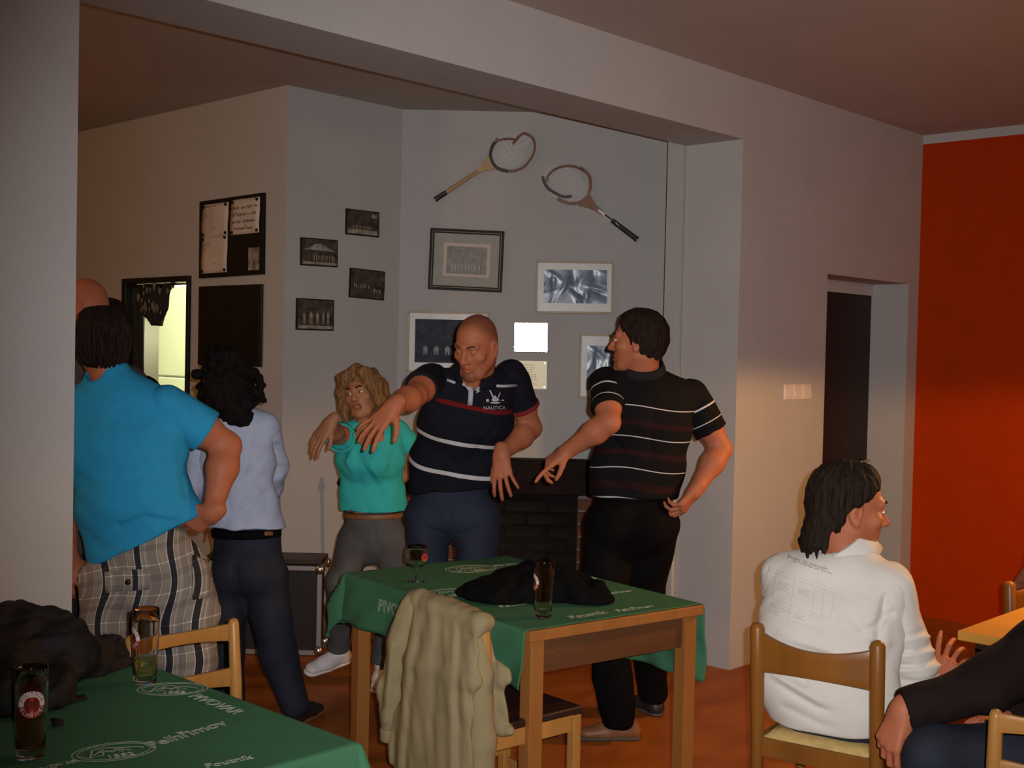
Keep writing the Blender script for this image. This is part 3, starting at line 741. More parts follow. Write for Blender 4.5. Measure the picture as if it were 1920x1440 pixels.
class Sdf:
    def __init__(s): s.ops = []; s.post = []
    def raw(s, fn, lo, hi, k=.02, op='add'):
        s.ops.append((fn, np.array(lo, float), np.array(hi, float), k, op)); return s
    def cap(s, a, b, ra, rb, k=.02, op='add', ax=None, sa=1.0, sb=1.0, clip=None):
        """tapered limb; ax,sa,sb stretch its section along one axis; clip=(point,normal) cuts a flat end"""
        a = np.array(a, float); b = np.array(b, float); ab = b - a; L2 = ab @ ab + 1e-12
        R = max(ra * max(sa, 1), rb * max(sb, 1)) + .01
        def fn(p):
            t = np.clip(((p - a) @ ab) / L2, 0, 1)
            v = p - a - t[..., None] * ab
            if ax is not None:
                q = v @ ax; sc = sa + (sb - sa) * t
                d2 = np.maximum((v * v).sum(-1) - q * q, 0) + (q / sc) ** 2
                d = np.sqrt(d2) - (ra + (rb - ra) * t)
            else:
                d = np.sqrt((v * v).sum(-1)) - (ra + (rb - ra) * t)
            if clip is not None: d = smax(d, (p - clip[0]) @ clip[1], .006)
            return d
        return s.raw(fn, np.minimum(a, b) - R, np.maximum(a, b) + R, k, op)
    def chain(s, pts, rs, k=.02, op='add', ax=None, sc=None):
        for i in range(len(pts) - 1):
            x = ax[i] if isinstance(ax, list) else ax
            s.cap(pts[i], pts[i + 1], rs[i], rs[i + 1], k, op, x, *( (sc[i], sc[i + 1]) if sc else (1, 1)))
        return s
    def ell(s, c, r, R=None, k=.02, op='add'):
        c = np.array(c, float); r = np.array(r, float); R = np.eye(3) if R is None else R   # columns of R are its axes
        m = r.max() + .005
        def fn(p):
            q = (p - c) @ R
            k0 = np.sqrt(((q / r) ** 2).sum(-1)) + 1e-9; k1 = np.sqrt(((q / (r * r)) ** 2).sum(-1)) + 1e-9
            return k0 * (k0 - 1) / k1
        return s.raw(fn, c - m, c + m, k, op)
    def plane(s, p0, n, lo=None, hi=None, k=.006):          # keep the side the normal points away from
        p0 = np.array(p0, float); n = nrm(n)
        s.ops.append((lambda p: (p - p0) @ n, None if lo is None else np.array(lo), None if hi is None else np.array(hi), k, 'cut')); return s
    def fold(s, pts, w, amp):                               # ridge (amp>0) or crease (amp<0) along a polyline
        pts = [np.array(p, float) for p in pts]
        def fn(p):
            d2 = np.full(p.shape[:-1], 9.0); dep = nrm(pts[0] - CAM)     # a crease is deep along its facing direction
            for a, b in zip(pts[:-1], pts[1:]):
                ab = b - a; t = np.clip(((p - a) @ ab) / (ab @ ab + 1e-12), 0, 1); v = p - a - t[..., None] * ab; q = v @ dep
                d2 = np.minimum(d2, (v * v).sum(-1) - .93 * q * q)
            return -amp * np.exp(-d2 / (w * w))
        A = np.array(pts); s.ops.append((fn, A.min(0) - 2.6 * w - .09, A.max(0) + 2.6 * w + .09, 0, 'disp')); return s
    def wrinkle(s, amp, freq, seed=0, stretch=(1, 1, 1), R=None, lo=None, hi=None):
        rg = np.random.RandomState(seed); K = rg.normal(size=(7, 3)) * freq; ph = rg.uniform(0, 6.28, 7); st = np.array(stretch)
        def fn(p):
            q = (p if R is None else p @ R) * st
            w = q + .35 / freq * np.sin(q[..., [1, 2, 0]] * freq * .9 + 1.3)
            f = 0
            for i in range(7): f = f + np.sin(w @ K[i] + ph[i])
            return amp * f / 2.6
        s.ops.append((fn, lo, hi, 0, 'near'))
        return s.crumple(amp * 1.1, freq * 1.7, seed + 100, stretch) if freq < 40 else s
    def crumple(s, amp, freq, seed=0, stretch=(1, 1, 1), lo=None, hi=None):
        """sharp creases between soft bulges, like crumpled cloth"""
        rg = np.random.RandomState(seed); K = rg.normal(size=(6, 3)) * freq; ph = rg.uniform(0, 6.28, 6); st = np.array(stretch)
        def fn(p):
            q = p * st; w = q + .5 / freq * np.sin(q[..., [2, 0, 1]] * freq * .8 + seed)
            f = 0
            for i in range(6): f = f + np.abs(np.sin(w @ K[i] * .5 + ph[i])) - .637
            return -amp * f / 2.0
        s.ops.append((fn, lo, hi, 0, 'near')); return s
    def mesh(s, vox):
        los = [o[1] for o in s.ops if o[4] == 'add']; his = [o[2] for o in s.ops if o[4] == 'add']
        lo = np.min(los, 0) - 3 * vox; hi = np.max(his, 0) + 3 * vox
        n = np.ceil((hi - lo) / vox).astype(int) + 1
        ax_ = [(lo[i] + vox * np.arange(n[i])).astype(np.float32) for i in range(3)]
        f = np.full(n, .2, np.float32)
        for fn, l, h, k, op in s.ops:
            m = k + 2.5 * vox if op != 'cut' else 0
            if l is None: i0 = np.zeros(3, int); i1 = n.copy()
            else:
                i0 = np.clip(np.floor((np.array(l) - m - lo) / vox).astype(int), 0, n); i1 = np.clip(np.ceil((np.array(h) + m - lo) / vox).astype(int) + 1, 0, n)
            if (i1 <= i0).any(): continue
            sl = tuple(slice(a, b) for a, b in zip(i0, i1))
            if op in ('near', 'cut', 'disp'):
                sub = f[sl]; msk = np.abs(sub) < (.03 if op != 'cut' else 1.0)
                idx = np.nonzero(msk)
                P = np.stack([ax_[i][i0[i] + idx[i]] for i in range(3)], -1)
                d = fn(P).astype(np.float32)
                if op == 'cut': sub[idx] = smax(sub[idx], d, k)
                else: sub[idx] = sub[idx] + d
                continue
            P = np.stack(np.meshgrid(ax_[0][sl[0]], ax_[1][sl[1]], ax_[2][sl[2]], indexing='ij'), -1)
            d = fn(P).astype(np.float32)
            if op == 'add': f[sl] = smin(f[sl], d, k)
            elif op == 'sub': f[sl] = smax(f[sl], -d, k)
            elif op == 'int': f[sl] = smax(f[sl], d, k)
        ins = f < 0
        c = np.zeros(n - 1, np.int8)
        for dx in (0, 1):
            for dy in (0, 1):
                for dz in (0, 1):
                    c += ins[dx:n[0] - 1 + dx, dy:n[1] - 1 + dy, dz:n[2] - 1 + dz]
        cell = np.argwhere((c > 0) & (c < 8))
        flat = np.ravel_multi_index(cell.T, n - 1)
        cor = [(0, 0, 0), (1, 0, 0), (0, 1, 0), (1, 1, 0), (0, 0, 1), (1, 0, 1), (0, 1, 1), (1, 1, 1)]
        val = np.stack([f[cell[:, 0] + a, cell[:, 1] + b, cell[:, 2] + e] for a, b, e in cor], 1)
        acc = np.zeros((len(cell), 3)); cnt = np.zeros(len(cell))
        for i, j in [(0, 1), (2, 3), (4, 5), (6, 7), (0, 2), (1, 3), (4, 6), (5, 7), (0, 4), (1, 5), (2, 6), (3, 7)]:
            a, b = val[:, i], val[:, j]; x = (a < 0) != (b < 0)
            t = np.where(x, a / np.where(x, a - b, 1), 0)
            p = np.array(cor[i]) + t[:, None] * (np.array(cor[j]) - np.array(cor[i]))
            acc += np.where(x[:, None], p, 0); cnt += x
        V = lo + vox * (cell + acc / cnt[:, None])
        Fq = []
        for a in range(3):
            b, e = (a + 1) % 3, (a + 2) % 3
            s0 = [slice(None)] * 3; s1 = [slice(None)] * 3
            s0[a] = slice(0, n[a] - 1); s1[a] = slice(1, n[a])
            A, B = ins[tuple(s0)], ins[tuple(s1)]
            ed = np.argwhere(A != B)
            ed = ed[(ed[:, b] > 0) & (ed[:, e] > 0) & (ed[:, b] < n[b] - 1) & (ed[:, e] < n[e] - 1)]
            if not len(ed): continue
            inn = A[ed[:, 0], ed[:, 1], ed[:, 2]]
            q = []
            for db, de in ((-1, -1), (0, -1), (0, 0), (-1, 0)):
                t = ed.copy(); t[:, b] += db; t[:, e] += de
                q.append(np.searchsorted(flat, np.ravel_multi_index(t.T, n - 1)))
            q = np.stack(q, 1); q[~inn] = q[~inn][:, ::-1]
            Fq.append(q)
        return V, np.concatenate(Fq)

def sdf_obj(name, sdf, vox, mt, parent=None, attrs=None, cols=None, label=None, relax=1):
    V, Q = sdf.mesh(vox)
    if relax:
        e = np.concatenate([Q[:, [0, 1]], Q[:, [1, 2]], Q[:, [2, 3]], Q[:, [3, 0]]])
        for _ in range(relax):
            acc = np.stack([np.bincount(e[:, 0], V[e[:, 1], i], len(V)) + np.bincount(e[:, 1], V[e[:, 0], i], len(V)) for i in range(3)], 1)
            c = np.bincount(e[:, 0], minlength=len(V)) + np.bincount(e[:, 1], minlength=len(V))
            V = V * .5 + acc / np.maximum(c, 1)[:, None] * .5
    me = bpy.data.meshes.new(name)
    o0 = root_loc(parent) if parent is not None else np.zeros(3)
    me.vertices.add(len(V)); me.vertices.foreach_set('co', (V - o0).astype(np.float32).ravel())
    me.loops.add(Q.size); me.loops.foreach_set('vertex_index', Q.ravel().astype(np.int32))
    me.polygons.add(len(Q)); me.polygons.foreach_set('loop_start', np.arange(0, Q.size, 4, dtype=np.int32))
    me.polygons.foreach_set('use_smooth', np.ones(len(Q), bool))
    me.update(calc_edges=True)
    me.materials.append(mt)
    for nm, fn in (attrs or {}).items():
        at_ = me.attributes.new(nm, 'FLOAT_VECTOR', 'POINT'); at_.data.foreach_set('vector', fn(V).astype(np.float32).ravel())
    o = bpy.data.objects.new(name, me); COL.objects.link(o)
    if parent is not None: o.parent = parent
    if label: o['label'] = label
    o_cache[o.name] = (V, Q)
    return o
o_cache = {}

def surf(o):
    V, Q = o_cache[o.name]
    return BVHTree.FromPolygons([tuple(v) for v in V], [tuple(map(int, q)) for q in Q])

def decal(name, o, vf, origin, ex, ey, mt, off=.0015, cast=None, stuff=True):
    """lay flat lettering (verts, faces) onto the surface of o: origin + x*ex + y*ey, pressed along the view of cast"""
    v, f = vf; bv = surf(o); d = nrm(cast if cast is not None else -np.cross(ex, ey))
    out = []
    for p in v:
        w = np.array(origin) + p[0] * np.array(ex) + p[1] * np.array(ey)
        h = bv.ray_cast(Vector(w - d * .3), Vector(d), .8)
        out.append(np.array(h[0]) - d * off if h[0] is not None else w)
    return obj(name, MB().add(out, f), mt, o, world=True, stuff=stuff)
# ------------------------------------------------------------------ people: anatomy helpers
def skin_mat(name, col):
    m = mat(name, col, .55, bump=.06, bscale=260, spec=.3)
    nt = m.node_tree; b = nt.nodes['Principled BSDF']
    a = nt.nodes.new('ShaderNodeAttribute'); a.attribute_name = 'tint'
    mx = nt.nodes.new('ShaderNodeMix'); mx.data_type = 'RGBA'; mx.blend_type = 'MULTIPLY'; mx.inputs[0].default_value = 1
    mx.inputs[6].default_value = (*col, 1); nt.links.new(a.outputs['Vector'], mx.inputs[7]); nt.links.new(mx.outputs[2], b.inputs['Base Color'])
    b.inputs['Subsurface Weight'].default_value = .06; b.inputs['Subsurface Radius'].default_value = (.5, .2, .1); b.inputs['Subsurface Scale'].default_value = .01
    return m
M['skin'] = skin_mat('skin', (0.40, 0.17, 0.085))
M['skin_ruddy'] = skin_mat('skin_ruddy', (0.42, 0.135, 0.065))
def hair_mat(name, a, b, st=(60, 60, 8), rough=.7, spec=.06):
    return mat(name, a, rough, bump=.5, bscale=3, vscale=2, alt=b, stretch=st, spec=spec)
M['hair_black'] = hair_mat('hair_black', (0.006, 0.005, 0.005), (0.016, 0.012, 0.011))
M['hair_brown'] = hair_mat('hair_dark_brown', (0.012, 0.008, 0.006), (0.030, 0.019, 0.014))
M['hair_blond'] = hair_mat('hair_blond', (0.11, 0.052, 0.022), (0.34, 0.18, 0.075))
M['hair_stubble'] = mat('hair_cropped', (0.13, 0.045, 0.025), .8, bump=.5, bscale=220, var=.2, vscale=90)
M['eye_white'] = mat('eye_white', (0.75, 0.70, 0.66), .1)
M['eye_iris'] = mat('eye_iris', (0.06, 0.035, 0.02), .08)
M['denim'] = mat('denim_dark', (0.011, 0.014, 0.026), .8, bump=.12, bscale=240, var=.35, vscale=7)
M['denim_blue'] = mat('denim_blue', (0.007, 0.009, 0.020), .8, bump=.12, bscale=240, vscale=5, alt=(0.016, 0.022, 0.046))
M['denim_grey'] = mat('denim_faded', (0.040, 0.042, 0.050), .8, bump=.12, bscale=240, vscale=4, alt=(0.11, 0.105, 0.10))
M['black_cloth'] = mat('black_cloth', (0.0035, 0.003, 0.003), .85, bump=.15, bscale=120, var=.3, vscale=8, spec=.1)
M['shoe_white'] = mat('shoe_white', (0.72, 0.66, 0.64), .5)
M['shoe_brown'] = mat('shoe_brown', (0.22, 0.09, 0.035), .5, var=.2, vscale=18)
M['sole_grey'] = mat('sole_grey', (0.07, 0.055, 0.045), .7)
M['shoe_dark'] = mat('shoe_dark', (0.02, 0.017, 0.016), .5)

class Head:
    def __init__(s, c, fwd, up, k=1.0):
        f = nrm(fwd); u = np.array(up, float); u = nrm(u - f * (u @ f)); x = np.cross(f, u)
        s.c = np.array(c, float); s.R = np.stack([x, f, u], 1); s.k = k
    def g(s, *p): return s.c + s.R @ (np.array(p, float) * s.k)
    def loc(s, P): return ((P - s.c) @ s.R) / s.k

def add_head(S, H, neck, female=False, mouth=0.0, neck_r=.056):
    k = H.k; g = H.g; R = H.R
    E = lambda c, r, kk=.02, op='add': S.ell(g(*c), np.array(r) * k, R, kk * k, op)
    C = lambda a, b, ra, rb, kk=.02, op='add': S.cap(g(*a), g(*b), ra * k, rb * k, kk * k, op)
    E((0, -.012, .032), (.074, .094, .086)); E((0, -.034, -.012), (.062, .062, .058), .03)
    E((0, .030, -.035), (.058, .062, .080), .03)
    w = .046 if female else .051
    for x in (-1, 1):
        C((x * w, 0, -.055), (x * .028, .056, -.096), .017, .016, .03); C((x * .028, .056, -.096), (0, .072, -.103), .016, .017, .02)
        E((x * .044, .058, -.022), (.022, .020, .018), .02)
        C((x * .008, .086, .025), (x * .042, .072, .024), .011, .010, .016)
    E((0, .077, -.101), (.019, .015, .016), .015)
    for x in (-1, 1): E((x * .031, .094, .004), (.017, .015, .011), .012, 'sub')
    for x in (-1, 1): E((x * .031, .076, .003), (.0128, .0128, .0128), .003)
    n = .0 if not female else -.004
    C((0, .087, .014), (0, .110 + n, -.027), .008, .0120, .012)
    for x in (-1, 1): E((x * .0125, .097, -.032), (.008, .011, .0075), .008)
    for x in (-1, 1):
        C((0, .0935, -.058), (x * .021, .084, -.061), .0058, .004, .006); C((0, .0925, -.073), (x * .018, .084, -.069), .0068, .004, .006)
    if mouth: E((0, .096, -.066), (.017, .030, .004 + .010 * mouth), .004, 'sub')
    else: E((0, .100, -.0655), (.020, .010, .0022), .003, 'sub')
    for x in (-1, 1):
        E((x * .076, -.012, -.008), (.009, .020, .032), .008); E((x * .088, -.006, -.004), (.010, .010, .019), .006, 'sub'); E((x * .078, -.006, -.034), (.007, .010, .011), .008)
    S.cap(g(0, -.024, -.060), np.array(neck), neck_r * k, (neck_r + .008) * k, .03)

def face_tint(H, beard=0.0, goatee=0.0, lips=(.95, .74, .72), crop=0.0):
    def fn(V):
        L = H.loc(V); T = np.ones_like(V)
        near = (np.abs(L) < .2).all(1)
        lip = near & (L[:, 1] > .080) & (np.abs(L[:, 0]) < .023) & (L[:, 2] < -.0535) & (L[:, 2] > -.0795)
        T[lip] *= np.array(lips)
        if beard:
            j = np.clip((-.035 - L[:, 2]) / .03, 0, 1) * np.clip((L[:, 2] + .135) / .02, 0, 1) * np.clip((L[:, 1] + .01) / .02, 0, 1) * near * ~lip
            T *= 1 - j[:, None] * np.array([beard, beard * .75, beard * .6])
        if crop:
            f = (L[:, 2] - .015 - .085 * np.clip(L[:, 1] / .08, -.2, 1) + .008 * np.sin(L[:, 0] * 60)) / .055
            f = np.clip(f, 0, 1) * np.clip((L[:, 2] + .06) / .03, 0, 1) * near * ((np.abs(L[:, 0]) < .079) | (L[:, 2] > .03))
            T *= 1 - f[:, None] * np.array([crop, crop * .95, crop * .9])
        if goatee:
            r = np.sqrt((L[:, 0] / .036) ** 2 + ((L[:, 2] + .094) / .032) ** 2)
            j = np.clip((1.15 - r) / .45, 0, 1) * (L[:, 1] > .05) * near * ~lip
            T *= 1 - goatee * j[:, None]
        return T
    return fn

def add_face_parts(root, H, brow_mt, eyes=True, shine=False):
    for x in (-1, 1):
        m = MB().tube([H.g(x * .012, .0945, .024), H.g(x * .024, .093, .030), H.g(x * .038, .086, .031), H.g(x * .050, .072, .026)], [.003 * H.k, .0042 * H.k, .004 * H.k, .0015 * H.k], 7)
        obj('eyebrow', m, brow_mt, root, world=True, smooth=True)
        if eyes:
            m = MB(); n = 16; c = (x * .031, .0768, .0025); v = []
            for i in range(7):
                for j in range(n):
                    t = math.pi * i / 6; p = 2 * math.pi * j / n
                    v.append(H.g(c[0] + .0135 * math.sin(t) * math.cos(p), c[1] + .0140 * math.cos(t), c[2] + .0068 * math.sin(t) * math.sin(p)))
            f = [(i * n + j, i * n + (j + 1) % n, (i + 1) * n + (j + 1) % n, (i + 1) * n + j) for i in range(6) for j in range(n)]
            e = obj('eye', m.add(v, f), M['eye_white'], root, world=True, smooth=True)
            m = MB(); v = [H.g(c[0] + .0052 * math.cos(2 * math.pi * j / 12), .0912, c[2] + .0052 * math.sin(2 * math.pi * j / 12)) for j in range(12)] + [H.g(c[0], .0918, c[2])]
            obj('iris', m.add(v, [(j, (j + 1) % 12, 12) for j in range(12)]), M['eye_iris'], e, world=True, smooth=True)

def hair_cap(H, t=.012, front=(.088, .066), temple=(.030, .012), nape=-.075, back=-.012, seed=1, rough=.0035, sideburn=.0):
    """short hair: a shell over the cranium, cut along the hairline"""
    S = Sdf(); k = H.k; R = H.R; g = H.g
    f0, f1 = front; b0, b1 = temple
    def fn(P):
        q = H.loc(P)
        def el(c, r):
            u = (q - np.array(c)); r = np.array(r); a = np.sqrt(((u / r) ** 2).sum(-1)) + 1e-9; b = np.sqrt(((u / r / r) ** 2).sum(-1)) + 1e-9
            return a * (a - 1) / b
        d = smin(el((0, -.014, .034), (.075 + t, .095 + t, .087 + t)), el((0, -.038, -.012), (.062 + t, .062 + t, .062 + t)), .03)
        nx, nz = (f1 - b1), -(f0 - b0); L = math.hypot(nx, nz)
        A = ((q[..., 1] - b0) * nx + (q[..., 2] - b1) * nz) / L                    # above the line temple-forehead
        B = np.maximum(q[..., 1] - back, nape - q[..., 2])                          # behind the ear down to the nape
        Cc = np.maximum(np.maximum(q[..., 1] - .020, -.020 - q[..., 1] - .02), -sideburn - q[..., 2]) if sideburn else 9.0
        cut = smin(smin(A, B, .012), Cc, .008)
        an = np.arctan2(q[..., 0], q[..., 1] + .02)
        rg = np.random.RandomState(seed)
        w = 0; rd = np.clip(np.hypot(q[..., 0], q[..., 1] + .02) / .045, 0, 1)
        for i in range(5):
            w = w + np.sin(an * rg.uniform(9, 34) + q[..., 2] * rg.uniform(-60, 60) + rg.uniform(0, 6)) * rd
        return smax(d - rough * w / 2.2, cut + rough * w / 2, .018) * k
    S.raw(fn, g(0, 0, 0) - .17 * k, g(0, 0, 0) + .17 * k, 0)
    return S

def add_hand(S, wr, f, n, th, k=1.0, curl=((15, 25, 15),) * 4, spread=1.0, thumb=(.62, .70, -.20), tcurl=(10, 15)):
    """palm, four unequal fingers and a thumb; f towards the knuckles, n out of the back of the hand, th the thumb side"""
    f = nrm(f); n = nrm(np.array(n) - f * (np.array(n) @ f)); t = np.cross(f, n); t = t if t @ np.array(th) > 0 else -t
    wr = np.array(wr, float)
    P = lambda a, b, c: wr + (f * a + t * b + n * c) * k
    base = [(.088, .031, .002), (.092, .010, .004), (.087, -.012, .003), (.078, -.032, .0)]
    seg = [(.043, .026, .020), (.047, .030, .021), (.043, .027, .020), (.033, .021, .018)]
    rad = [.0094, .0097, .0092, .0080]; ang = [7, 1.5, -5, -13]
    S.cap(wr - f * .03 * k, P(.012, 0, 0), .024 * k, .024 * k, .02, ax=t, sa=1.18, sb=1.3)
    for i in range(4):
        S.cap(P(.006, base[i][1] * .5, 0), P(*base[i]), .0165 * k, .0118 * k, .014)
    S.cap(P(.03, .014, -.008), P(.07, -.018, -.007), .016 * k, .013 * k, .014)
    for i in range(4):
        a = math.radians(ang[i] * spread); d = f * math.cos(a) + t * math.sin(a); p = P(*base[i]); c = 0
        for j in range(3):
            c += math.radians(curl[i][j]); dd = d * math.cos(c) - n * math.sin(c); q = p + dd * seg[i][j] * k
            r0 = rad[i] * (1, .93, .86)[j] * k; r1 = rad[i] * (.93, .86, .74)[j] * k
            S.cap(p, q, r0, r1, .003); p = q
    d = nrm(f * thumb[0] + t * thumb[1] + n * thumb[2]); p = P(.018, .018, -.004); q = p + d * .044 * k
    S.cap(p, q, .0160 * k, .0120 * k, .014)
    d2 = nrm(d + f * math.sin(math.radians(tcurl[0])) - t * .15); r = q + d2 * .033 * k; S.cap(q, r, .0118 * k, .0100 * k, .003)
    d3 = nrm(d2 + f * math.sin(math.radians(tcurl[1])) - t * .1); S.cap(r, r + d3 * .026 * k, .0100 * k, .0078 * k, .003)

def add_arm(S, sh, el, wr, k=1.0, bulge=1.0):
    sh, el, wr = map(np.array, (sh, el, wr))
    S.cap(sh, sh * .45 + el * .55, .054 * k, .049 * k * bulge, .03); S.cap(sh * .45 + el * .55, el, .049 * k * bulge, .041 * k, .03)
    m = el * .68 + wr * .32
    S.cap(el, m, .041 * k, .044 * k * bulge, .03); S.cap(m, wr, .044 * k * bulge, .028 * k, .03)

def torso(S, T, lat, grow=0.0, k=.05):
    """T: list of (point, depth radius, width factor)"""
    lat = lat if isinstance(lat, list) else [nrm(lat)] * len(T)
    for i in range(len(T) - 1):
        (a, ra, sa), (b, rb, sb) = T[i], T[i + 1]
        S.cap(a, b, ra + grow, rb + grow, k, ax=nrm(lat[i] + lat[i + 1]), sa=sa, sb=sb)

def sleeve(sh, el, frac, r0, r1, grow_in=.012, k=.02, more=None, over=0.0):
    sh, el = np.array(sh, float), np.array(el, float); d = nrm(el - sh); e = sh + (el - sh) * frac
    S = Sdf()
    S.cap(sh - d * over, e, r0, r1, k, clip=(e, d))
    if more: more(S)
    S.cap(e - d * .02, e + d * .06, r1 - grow_in - .004, r1 - grow_in - .004, .003, 'sub')
    return S

def shoe(heel, toe, up, h=.085, w=.042, k=1.0):
    heel, toe = np.array(heel, float), np.array(toe, float); d = nrm(toe - heel); up = nrm(np.array(up) - d * (np.array(up) @ d)); L = np.linalg.norm(toe - heel)
    S = Sdf(); x = np.cross(d, up)
    P = lambda a, z, b=0: heel + d * a * L + up * z + x * b
    S.cap(P(.14, .030), P(.55, .030), .034, .038, .02, ax=up, sa=.85, sb=.72); S.cap(P(.55, .030), P(.84, .028), .040, .037, .02, ax=up, sa=.72, sb=.62)
    S.cap(P(.17, .05), P(.24, h), .036, .036, .03); S.cap(P(.26, .072), P(.62, .045), .032, .028, .03)
    S.cap(P(.22, h + .02), P(.24, h + .08), .030, .034, .004, 'sub')
    S.plane(P(0, .004), -up, k=.003)
    sole = Sdf(); sole.cap(P(.13, .008), P(.55, .008), .038, .041, .01, ax=up, sa=.4, sb=.4); sole.cap(P(.55, .008), P(.86, .008), .042, .039, .01, ax=up, sa=.4, sb=.38)
    sole.plane(P(0, .001), -up, k=.002); sole.plane(P(0, .019), up, k=.002)
    return S, sole, P

def put_shoe(root, heel, toe, up, mt, sole_mt, label=None, laces=None, vox=.0045, h=.085):
    S, so, P = shoe(heel, toe, up, h)
    o = sdf_obj('shoe', S, vox, mt, root, label=label); sdf_obj('sole', so, vox, sole_mt, o)
    if laces:
        m = MB()
        for i in range(5):
            a = .36 + i * .065; z = .104 - i * .0105
            m.tube([P(a, z - .018, -.024), P(a + .012, z, -.010), P(a + .02, z + .001, .010), P(a + .03, z - .018, .024)], .0032, 6)
        obj('laces', m, laces, o, world=True, smooth=True, stuff=True)
    return o, P

def hem(p1, p2, z):
    """cut plane through a line seen in the photo, normal pointing down"""
    a, b = at(*p1, z), at(*p2, z); l = nrm(b - a); n = np.cross(l, FW); n = nrm(n); n = n if n[2] < 0 else -n
    return a, n

def person(label, base):
    return thing('person', label, 'person', base)
# ------------------------------------------------------------------ man in the blue T-shirt and plaid shorts, from behind
def plaid():
    m = mat('plaid_cotton', (0.2, 0.18, 0.16), .85, bump=.1, bscale=200)
    nt = m.node_tree; b = nt.nodes['Principled BSDF']
    a = nt.nodes.new('ShaderNodeAttribute'); a.attribute_name = 'cloth'
    sp = nt.nodes.new('ShaderNodeSeparateXYZ'); nt.links.new(a.outputs['Vector'], sp.inputs[0])
    def bands(out, period, stops):
        d = nt.nodes.new('ShaderNodeMath'); d.operation = 'DIVIDE'; d.inputs[1].default_value = period; nt.links.new(out, d.inputs[0])
        f = nt.nodes.new('ShaderNodeMath'); f.operation = 'FRACT'; nt.links.new(d.outputs[0], f.inputs[0])
        r = nt.nodes.new('ShaderNodeValToRGB'); r.color_ramp.interpolation = 'CONSTANT'
        for i, (p, c) in enumerate(stops):
            e = r.color_ramp.elements[i] if i < 2 else r.color_ramp.elements.new(p)
            e.position = p; e.color = (*c, 1)
        nt.links.new(f.outputs[0], r.inputs[0]); return r.outputs[0]
    g, k, w = (0.22, 0.19, 0.165), (0.018, 0.018, 0.022), (0.52, 0.47, 0.41)
    y = (0.33, 0.27, 0.14); t = (0.27, 0.235, 0.20)
    u = bands(sp.outputs[0], .118, [(0, g), (.24, w), (.26, g), (.30, y), (.33, t), (.50, w), (.53, k), (.75, w), (.78, t), (.90, w), (.92, t)])
    v = bands(sp.outputs[1], .105, [(0, (1, 1, 1)), (.42, (.78, .78, .80)), (.62, (1, 1, 1)), (.93, (1.9, 1.85, 1.75)), (.97, (.9, .9, .9))])
    mx = nt.nodes.new('ShaderNodeMix'); mx.data_type = 'RGBA'; mx.blend_type = 'MULTIPLY'; mx.clamp_result = False; mx.inputs[0].default_value = 1
    nt.links.new(u, mx.inputs[6]); nt.links.new(v, mx.inputs[7]); nt.links.new(mx.outputs[2], b.inputs['Base Color'])
    return m
M['plaid'] = plaid()
M['tee_blue'] = mat('tshirt_blue', (0.026, 0.29, 0.53), .9, bump=.12, bscale=260, var=.05, vscale=30, spec=.15)
Z = 4.5
pA = person('man from behind in a bright blue T-shirt and plaid shorts, hand on hip', (*on_plane(275, 900, at(275, 900, Z), FW)[:2], 0))
sh = [at(108, 765, Z + .02), at(322, 765, Z)]; el = [at(112, 905, Z + .05), at(426, 836, Z + .08)]; wr = [at(128, 1045, Z - .02), at(398, 962, Z - .03)]
pel, wai, che, upc, nek = at(272, 1050, Z), at(252, 945, Z), at(235, 840, Z), at(222, 760, Z + .01), at(205, 705, Z + .01)
latS = nrm(RT + UP * .02); latH = nrm(RT + UP * .16)
TA = [(pel, .118, 1.42), (wai, .125, 1.46), (che, .122, 1.58), (upc, .080, 1.95), (nek, .060, 1.15)]
LA = [latH, nrm(RT + UP * .08), latS, latS, latS]
HA = Head(at(192, 648, Z + .02), FW * .93 - RT * .38, UP - RT * .03, 1.05)
S = Sdf(); torso(S, TA, LA, -.03)
for i in (0, 1): add_arm(S, sh[i], el[i], wr[i], 1.18, 1.1)
add_hand(S, wr[1], -RT * .85 - UP * .45 + FW * .25, -FW * .8 + RT * .3 - UP * .2, UP, 1.08, curl=((30, 40, 20),) * 4)
add_hand(S, wr[0], -UP * .9 + RT * .25, RT * .3 - FW * .7, RT + FW * .4, 1.05, curl=((20, 35, 20), (25, 35, 20), (25, 35, 20), (25, 35, 20)))
add_head(S, HA, nek)
hipL = [at(212, 1090, Z), at(335, 1080, Z)]; kn = [at(205, 1262, Z - .02), at(352, 1262, Z - .02)]; an = [np.array([*at(212, 1400, Z)[:2], .09]), np.array([*at(345, 1400, Z + .03)[:2], .09])]
for i in (0, 1):
    S.chain([pel, hipL[i], kn[i], kn[i] * .6 + an[i] * .4, an[i]], [.1, .085, .060, .062, .038], .03)
sdf_obj('body', S, .0052, M['skin_ruddy'], pA, {'tint': face_tint(HA)})
sdf_obj('hair', hair_cap(HA, .020, (.085, .062), (.03, .008), -.088, -.006, 4, .006), .004, M['hair_brown'], pA)
S = Sdf(); torso(S, TA, LA, .012, .06)
S.cap(upc, sh[1], .075, .066, .05); S.cap(upc, sh[0], .075, .066, .05); S.cap(che, at(318, 800, Z), .09, .07, .05)
S.cap(wai, at(352, 975, Z), .11, .06, .07); S.cap(pel, at(205, 1040, Z), .11, .07, .06)
h0, hn = hem((158, 1073), (386, 962), Z - .1); S.plane(h0, hn)
hs = np.array([h0[0], h0[1], h0[2]])
S.fold([at(225, 985, Z - .16), at(270, 968, Z - .17), at(345, 985, Z - .14)], .012, -.008); S.fold([at(232, 975, Z - .16), at(275, 958, Z - .17), at(340, 970, Z - .14)], .014, .010)
S.fold([at(160, 1035, Z - .12), at(240, 1015, Z - .16), at(330, 1000, Z - .14)], .010, -.006); S.fold([at(240, 1030, Z - .16), at(300, 990, Z - .15)], .010, .006)
